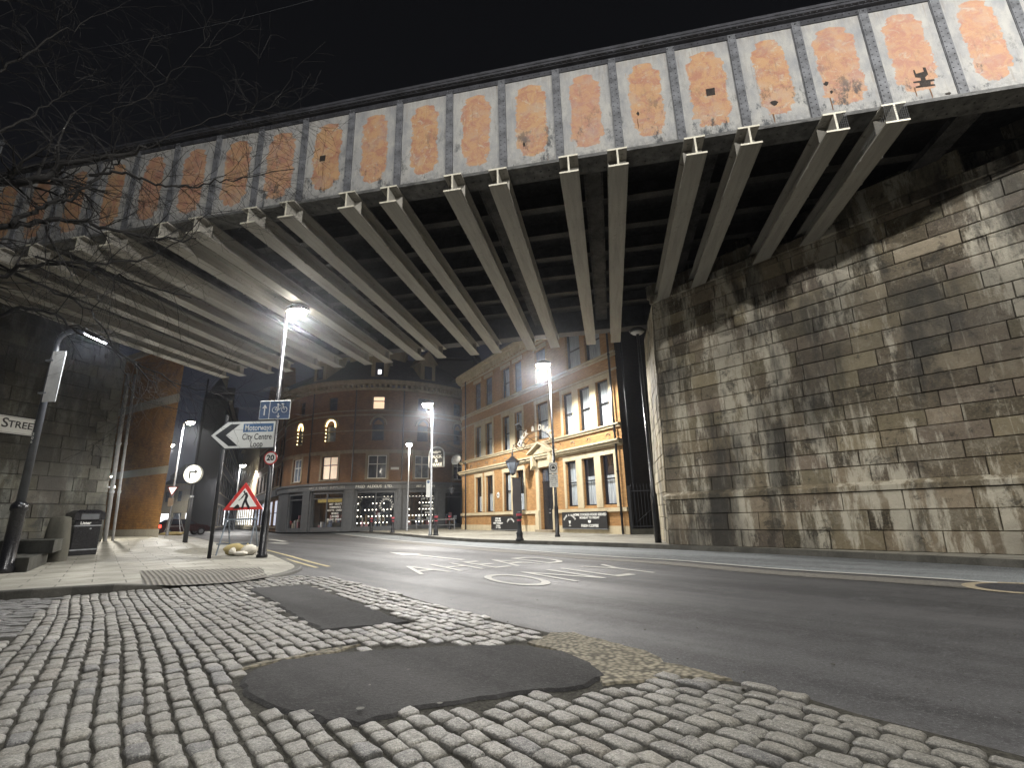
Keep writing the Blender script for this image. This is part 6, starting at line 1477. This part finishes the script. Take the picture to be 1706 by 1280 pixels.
# pier corner: pipes and wall lamps, and the long face that runs under the bridge
m_ = MB(); m_.box(0, 16, .0, 1.4, -.3, 6.9, Matrix.Rotation(math.radians(57), 4, 'Z') @ Matrix.Translation((.3, .25, 0))); m_.build('long_face', BLK_L, lw)
off = azv(47)
PIPEP = paint('pale_pipe_paint', (.34, .34, .33), .45, .25)
for (d_, r_, lab, mt) in ((.16, .075, 'wide pale drainpipe at the corner of the left pier', PIPEP), (.40, .05, 'thin pale conduit beside the wide drainpipe on the left pier', PIPEP)):
    p = K + off * d_ + azv(14) * .05; t = thing('drainpipe', lab, 'pipe', (p.x, p.y, K.z)); m_ = MB(); m_.tube([(0, 0, -.1), (-.08, -.3, 6.98)], r_, 12); m_.build('pipe', mt, t, smooth=True); m_ = MB(); [m_.tube([(-.08 * z_ / 7, -.3 * z_ / 7, z_), (-.08 * z_ / 7, -.3 * z_ / 7, z_ + .1)], r_ * 1.3, 12) for z_ in (1.9, 3.9, 5.9)]; m_.build('clamp', mt, t)
for (px, py, lab) in ((188, 795, 'upper of two small bright wall lamps on the left pier corner'), (189, 812, 'lower of two small bright wall lamps on the left pier corner')):
    p = dep(px, py, 21.6); t = thing('wall_lamp', lab, 'lamp', p, 0, 'wall lamps on the pier corner'); m_ = MB(); m_.lathe([(.02, -.05), (.06, -.03), (.07, .03), (.02, .06)], 10); m_.build('bulb', SPOTW, t, smooth=True); m_ = MB(); m_.box(-.34, -.06, -.03, .03, -.02, .03); m_.build('bracket', BLACKM, t)
    l = bpy.data.lights.new('lamp_light', 'POINT'); l.energy = 170; l.color = (1, .93, .8); l.shadow_soft_size = .06; o = bpy.data.objects.new('lamp_light', l); COL.objects.link(o); o.parent = t; o.location = (.05, -.12, -.02)
# litter bin
lb = thing('litter_bin', 'black square litter bin with silver bands and a hooded top on the left pavement', 'litter bin', gz(130, 925.5, .12), math.radians(59))
m_ = MB(); m_.bbox(-.37, .37, -.36, .36, .0, 1.12, .02); b_ = m_.build('body', BLACK, lb)
m_ = MB()
tp4 = [(-.42, -.41), (.42, -.41), (.42, .41), (-.42, .41)]
v0_ = [m_.vert((x, y, 1.125)) for x, y in tp4]; v1_ = [m_.vert((x, y, 1.36)) for x, y in tp4]; v2_ = [m_.vert((x * .62, y * .62, 1.47)) for x, y in tp4]
m_.face(v0_[::-1]); m_.face(v2_)
for q in range(4): m_.face((v0_[q], v0_[(q + 1) % 4], v1_[(q + 1) % 4], v1_[q])); m_.face((v1_[q], v1_[(q + 1) % 4], v2_[(q + 1) % 4], v2_[q]))
m_.build('hood', BLACK, lb)
m_ = MB(); m_.box(-.24, .24, -.416, -.411, 1.155, 1.325); m_.build('opening', DARKM, lb); m_ = MB(); [m_.box(-.26, .26, -.425, -.411, z_, z_ + .014) for z_ in (1.14, 1.328)]; m_.box(-.26, -.245, -.425, -.411, 1.154, 1.328); m_.box(.245, .26, -.425, -.411, 1.154, 1.328); m_.build('opening_frame', BLACKM, lb)
m_ = MB(); m_.box(-.375, .375, -.368, .365, .93, .965); m_.box(-.375, .375, -.368, .365, .16, .20); m_.build('silver_band', GALV, lb)
m_ = MB(); m_.lathe([(.03, 0), (.03, .006)], 10); m_.build('lock', GALV, lb, M=Matrix.Translation((.08, -.362, .85)) @ Matrix.Rotation(PI / 2, 4, 'X'))
text('lettering', 'Litter', .13, SIGNW, lb, face_front(-.08, -.364, 1.03), ext=.001, bold=.004)
# guard stone and broken step
gs = thing('guard_stone', 'tapered dark guard stone standing between the stone step and the litter bin', 'stone', gz(87, 936.5, .12), .3)
m_ = MB(); m_.cur = (.13, .12, .10, 1)
prof = [(.27, 0), (.265, .3), (.245, .7), (.215, 1.05), (.20, 1.17), (.15, 1.215), (.0, 1.225)]; pv = None
for (r_, z_) in prof:
    ring_ = []
    for k_ in range(20):
        a = 2 * PI * k_ / 20; sq_ = 1 / max(abs(math.cos(a)), abs(math.sin(a))) ** .6; w_ = 1 + .06 * noise.noise(V(math.cos(a) * 2, math.sin(a) * 2, z_ * 2)); ring_.append(m_.vert((r_ * math.cos(a) * sq_ * w_, r_ * math.sin(a) * sq_ * w_, z_)))
    if pv: [m_.face((pv[k_], pv[(k_ + 1) % 20], ring_[(k_ + 1) % 20], ring_[k_])) for k_ in range(20)]
    pv = ring_
m_.build('stone', DKSTONE, gs, smooth=True)
sc = gz(44, 954, .12); ss = thing('stone_step', 'broken dark stone steps at the foot of the left pier', 'steps', sc, math.radians(0))
fd = (gz(82, 938, .12) - sc).normalized(); ld = V(-1, .06, 0).normalized()
def quad(o, a, b_, la, lb_, z0, z1, name, jag=0, mat=BLK_L):
    m_ = MB(); m_.cur = (.12, .11, .09, 1); P = [o, o + a * la, o + a * la + b_ * lb_, o + b_ * lb_]; m_.slab([(p.x, p.y) for p in P][::-1] if (a.cross(b_)).z < 0 else [(p.x, p.y) for p in P], z0, z1); return m_.build(name, mat, ss)
quad(V(0, 0, 0), fd, ld, 2.9, 1.0 * .55, 0, .30, 'kerb_slab'); quad(V(-.60, .25, 0), fd, ld, 2.6, 5.0, 0, .22, 'step_slab'); quad(V(-.58, .2, 0), fd, ld, 2.6, 4.5, .235, .31, 'top_slab')
quad(V(-.9, 1.5, 0), fd, ld, 2.6, 4.5, .31, .62, 'upper_step')
r_ = random.Random(3)
for k_ in range(9):
    m_ = MB(); m_.cur = (.1, .09, .07, 1); s_ = r_.uniform(.05, .14); m_.bbox(-s_, s_, -s_ * .7, s_ * .7, 0, s_ * .9, s_ * .3, Matrix.Translation((-.7 - r_.uniform(0, 1.6), .02 + r_.uniform(-.1, .15), 0)) @ Matrix.Rotation(r_.uniform(0, 3), 4, 'Z')); m_.build('rubble_stone', BLK_L, ss)
# bollards
b0 = thing('bollard', 'x', 'bollard', (0, 0, 0), 0, 'cast iron bollards on the far pavement')
m_ = MB(); m_.lathe([(.15, 0), (.15, .05), (.12, .08), (.115, .22), (.13, .25), (.085, .33), (.075, .82), (.10, .85), (.10, .88), (.085, .90), (.08, .98), (.06, 1.02), (.0, 1.03)], 16); m_.build('post', BLACKM, b0, smooth=True)
m_ = MB(); m_.lathe([(.106, .885), (.106, .97)], 16); m_.build('red_band', REDP, b0); m_ = MB(); m_.lathe([(.089, .70), (.089, .76)], 16); m_.build('white_band', REDP, b0)
bl = [(866, 901, 'largest red banded black bollard, standing in front of the left half of the pub'), (726, 893, 'red banded bollard right beside the lamp with the narrow white plate'), (654, 888, 'bollard in front of the round shop emblem window'), (618, 886, 'bollard in front of the shop window under the black fascia'), (674, 881.5, 'small bollard farther back, just left of the shorter shop street lamp'), (749, 882.5, 'small bollard closest to the corner of the pub'), (602, 881.5, 'small bollard behind the rail left of the shop emblem window')]
for i, (x, y, lab) in enumerate(bl):
    o = b0 if i == 0 else copy_tree(b0); o.location = gz(x, y, .12); o['label'] = lab
# guard rail in front of the shop
def rail(name, label, pts, h, mat, step=2.0):
    P = [gz(x, y, .12) for x, y in pts]; t = thing(name, label, 'barrier', P[0]); P = [p - P[0] for p in P]; m_ = MB(); m_.tube([p + V(0, 0, h) for p in P], .05, 6); m_.build('top_rail', mat, t); m_ = MB(); m_.tube([p + V(0, 0, h * .45) for p in P], .025, 6); m_.build('lower_rail', mat, t)
    for i in range(len(P) - 1):
        n_ = max(1, int((P[i + 1] - P[i]).length / step))
        for k_ in range(n_ + (i == len(P) - 2)): p = P[i].lerp(P[i + 1], k_ / n_); m_ = MB(); m_.tube([p, p + V(0, 0, h)], .04, 6); m_.build('post', mat, t)
rail('guard_rail', 'long pale grey barrier rail in front of the curved shopfront', [(497, 881.2), (560, 882.2), (640, 882.5), (757, 882.5)], .72, GALV, 4.5)
rail('guard_rail', 'dark pedestrian guard rail across the mouth of the side street', [(378, 881.5), (436, 882)], 1.0, BLACKM, 1.6)
# parked car
ca = thing('parked_car', 'dark maroon hatchback seen from behind by the kerb near the trestle frame', 'car', gz(301, 892.5, 0), math.radians(51))
prof = [(-2.0, .35), (-2.05, .75), (-1.85, .95), (-1.75, 1.1), (-1.25, 1.46), (.35, 1.45), (1.05, .98), (1.9, .85), (2.1, .6), (2.05, .35)]
m_ = MB(); lo = []; 
for (sy, inset) in ((-1, .0), (1, .0)):
    lo.append([m_.vert((x, sy * (.86 - (.16 if z > 1.2 else (.03 if z < .4 else 0))), z)) for x, z in prof])
n_ = len(prof); m_.face(lo[0]); m_.face(lo[1][::-1])
for i in range(n_): m_.face((lo[0][i], lo[1][i], lo[1][(i + 1) % n_], lo[0][(i + 1) % n_]))
m_.build('body', CARP, ca)
m_ = MB(); m_.poly([(-1.775, -.66, 1.10), (-1.775, .66, 1.10), (-1.30, .62, 1.44), (-1.30, -.62, 1.44)][::-1]); m_.build('rear_window', GLASS, ca)
for sy in (-1, 1):
    m_ = MB(); m_.poly([(-1.5, sy * .875, 1.0), (.9, sy * .875, 1.0), (.35, sy * .74, 1.4), (-1.2, sy * .74, 1.4)]); m_.build('side_window', GLASS, ca)
    m_ = MB(); m_.box(-2.07, -1.9, sy * .78 - .1, sy * .78 + .1, .72, .98); m_.build('tail_light', REDL, ca)
    for xw in (-1.3, 1.35): m_ = MB(); m_.lathe([(.2, -.1), (.32, -.1), (.32, .1), (.2, .1)], 16); w_ = m_.build('wheel', RUBBER, ca, M=Matrix.Translation((xw, sy * .80, .32)) @ Matrix.Rotation(PI / 2, 4, 'X')); m_ = MB(); m_.lathe([(.2, -.105), (.2, .105)], 12); m_.build('rim', GALV, w_, M=Matrix.Translation((xw, sy * .80, .32)) @ Matrix.Rotation(PI / 2, 4, 'X'))
m_ = MB(); m_.box(-2.08, -2.05, -.26, .26, .55, .66); m_.build('number_plate', SIGNW, ca); m_ = MB(); m_.box(-2.12, -1.95, -.82, .82, .35, .52); m_.build('bumper', BLACKM, ca)
# overhead cable
m_ = MB(); A_, B_ = dep(120, 84, 20), dep(640, -36, 16); m_.tube([A_.lerp(B_, k_ / 12) - V(0, 0, 4 * .35 * (k_ / 12) * (1 - k_ / 12)) for k_ in range(13)], .008, 4); tag(m_.build('overhead_cable', GALV), 'thin cable crossing the black sky above the bridge', 'cable')

# ================================================================== TREE
def tree(label, trunk_base, trunk_top, limbs, seed, tw, cat='tree'):
    r = random.Random(seed); t = thing('bare_tree', label, cat, trunk_base); o = trunk_base
    m_ = MB(); d = trunk_top - trunk_base; m_.tube([V(0, 0, 0), d * .3 + V(.1, .05, 0), d * .65 + V(-.08, .1, 0), d], [.24, .19, .16, .12], 10); m_.build('trunk', BARK, t, smooth=True)
    tm = MB(); cnt = [0]; lim = [0]
    def grow(p, dr, L, rad, lvl):
        if cnt[0] > lim[0]: return
        cnt[0] += 1; n = 5 if lvl < 3 else 3; pts = [p]; d_ = dr.normalized(); rs = [rad]; q = p
        for k_ in range(n):
            d_ = (d_ + V(r.gauss(0, .16), r.gauss(0, .16), r.gauss(0, .16) - .02 * lvl)).normalized(); q = q + d_ * (L / n); pts.append(q); rs.append(max(.0022, rad * (1 - .75 * (k_ + 1) / n)))
        tm.tube(pts, rs, 5 if rad > .012 else 3, cap=False)
        if lvl >= 3 or L < .12: return
        nk = r.randint(3, 5) if lvl < 2 else r.randint(2, 3)
        for k_ in range(nk):
            i = r.randint(1, n); a = pts[i] - pts[i - 1]; ax_ = a.normalized(); side = ax_.cross(V(r.gauss(0, 1), r.gauss(0, 1), r.gauss(0, 1))).normalized(); ang_ = r.uniform(.4, .95)
            grow(pts[i], ax_ * math.cos(ang_) + side * math.sin(ang_), L * r.uniform(.45, .72), rs[i] * .72, lvl + 1)
    for pts, r0_, r1_, dens in limbs:
        lim[0] += tw / len(limbs)
        P, _ = resample([Vector(p) for p in pts], [0] * len(pts), 5); n = len(P); P = [p + V(r.gauss(0, .02), r.gauss(0, .02), r.gauss(0, .02)) for p in P]
        bm_ = MB(); bm_.tube([p - o for p in P], [r0_ + (r1_ - r0_) * k_ / n for k_ in range(n)], 7); bm_.build('limb', BARK, t, smooth=True)
        order = list(range(1, n)); r.shuffle(order)
        for i in order:
            for q in range(dens if r.random() < .8 else dens + 1):
                a = P[i] - P[i - 1]; s_ = a.cross(V(r.gauss(0, 1), r.gauss(0, 1), r.gauss(0, 1))).normalized(); an = r.uniform(.45, 1.15); rr__ = (r0_ + (r1_ - r0_) * i / n)
                grow(P[i] - o, a.normalized() * math.cos(an) + s_ * math.sin(an), r.uniform(.5, 1.15), max(.006, rr__ * .45), 1)
    tm.build('twigs', TWIG, t); print(label, cnt[0], len(tm.f)); return t
T0_ = V(-9.6, 6.6, .12); T1_ = V(-9.2, 6.4, 4.6)
def pl_(L, d0, d1): n = len(L) - 1; return [dep(x, y, d0 + (d1 - d0) * i / n) for i, (x, y) in enumerate(L)]
limbs = [
 ([T1_] + pl_([(-60, 320), (0, 303), (60, 300), (105, 278), (180, 262), (246, 246)], 7.2, 7.6), .085, .02, 2),
 ([T1_] + pl_([(-60, 400), (0, 380), (60, 372), (123, 366), (176, 380), (250, 396), (330, 398)], 7.0, 7.8), .06, .010, 2),
 (pl_([(20, 372), (56, 352), (90, 338), (123, 327), (160, 296), (190, 272), (214, 258)], 7.1, 7.7), .035, .010, 2),
 (pl_([(150, 292), (200, 286), (246, 302), (299, 312), (350, 306), (400, 298), (485, 278)], 7.3, 8.0), .024, .006, 1),
 ([T1_] + pl_([(-40, 470), (20, 452), (90, 440), (160, 452), (230, 470), (320, 500)], 7.4, 8.4), .045, .008, 2),
 ([T1_ + V(0, 0, -.6)] + pl_([(-50, 540), (10, 520), (70, 520), (130, 545), (190, 580), (260, 640)], 7.8, 8.8), .04, .008, 2),
 ([T1_] + pl_([(-80, 250), (-20, 230), (30, 205), (70, 180), (110, 150)], 7.6, 8.6), .03, .006, 2),
 ([T1_ + V(0, 0, .4)] + pl_([(-80, 160), (-20, 130), (40, 95), (90, 60), (140, 40)], 7.8, 8.6), .03, .006, 2),
 (pl_([(170, 190), (240, 160), (290, 120), (350, 58)], 8.8, 9.6), .008, .003, 1),
 (pl_([(180, 262), (260, 240), (350, 196), (400, 190), (440, 182), (478, 160)], 8.0, 9.0), .010, .003, 1),
 ([T1_ + V(0, 0, .8)] + pl_([(-100, 60), (-30, 20), (30, -20), (90, -60)], 7.6, 8.2), .03, .010, 2),
 (pl_([(0, 440), (80, 480), (150, 520), (200, 600), (230, 660), (330, 690)], 8.2, 9.6), .022, .005, 2),
 (pl_([(60, 430), (160, 440), (240, 430), (300, 400), (350, 350)], 7.4, 8.0), .02, .005, 2),
 (pl_([(120, 545), (220, 600), (300, 640), (370, 655), (450, 650)], 8.6, 9.8), .016, .004, 1),
]
tree('leafless tree reaching in from the left edge, its twigs tangled across the bridge', T0_, T1_, limbs, 5, 3900)
hz = MB(); hz.box(-302, 202, -92, 302, -1, 42); hb = hz.build('haze', None); hb.data.materials.clear()
hm = bpy.data.materials.new('night_haze'); hm.use_nodes = True; hm.node_tree.nodes.clear(); ho = hm.node_tree.nodes.new('ShaderNodeOutputMaterial'); hv = hm.node_tree.nodes.new('ShaderNodeVolumePrincipled')
hv.inputs['Color'].default_value = (.85, .88, .95, 1); hv.inputs['Density'].default_value = .0011; hv.inputs['Anisotropy'].default_value = .9; hm.node_tree.links.new(hv.outputs[0], ho.inputs['Volume']); hb.data.materials.append(hm); tag(hb, 'thin night haze glowing round the street lamps', 'haze', None, 'stuff')
# ================================================================== NIGHT SKY
wd_ = bpy.data.worlds.new('World'); SC.world = wd_; wd_.use_nodes = True
nt = wd_.node_tree; bg = nt.nodes['Background']; tc = nt.nodes.new('ShaderNodeTexCoord'); sp3 = nt.nodes.new('ShaderNodeSeparateXYZ'); nt.links.new(tc.outputs['Generated'], sp3.inputs[0])
rp = nt.nodes.new('ShaderNodeValToRGB'); nt.links.new(sp3.outputs[2], rp.inputs[0]); nt.links.new(rp.outputs[0], bg.inputs[0])
e = rp.color_ramp.elements; e[0].position = 0.0; e[0].color = (.020, .022, .032, 1); e[1].position = 1.0; e[1].color = (.0016, .0017, .0020, 1)
k = e.new(.22); k.color = (.0075, .0085, .013, 1); k = e.new(.5); k.color = (.0030, .0031, .0038, 1)
bg.inputs[1].default_value = 1.0
SC.render.engine = 'CYCLES'
SC.view_settings.view_transform = 'Standard'; SC.view_settings.look = 'None'; SC.view_settings.exposure = 0.9; SC.view_settings.gamma = 1
SC.cycles.max_bounces = 6; SC.cycles.diffuse_bounces = 4; SC.cycles.glossy_bounces = 3
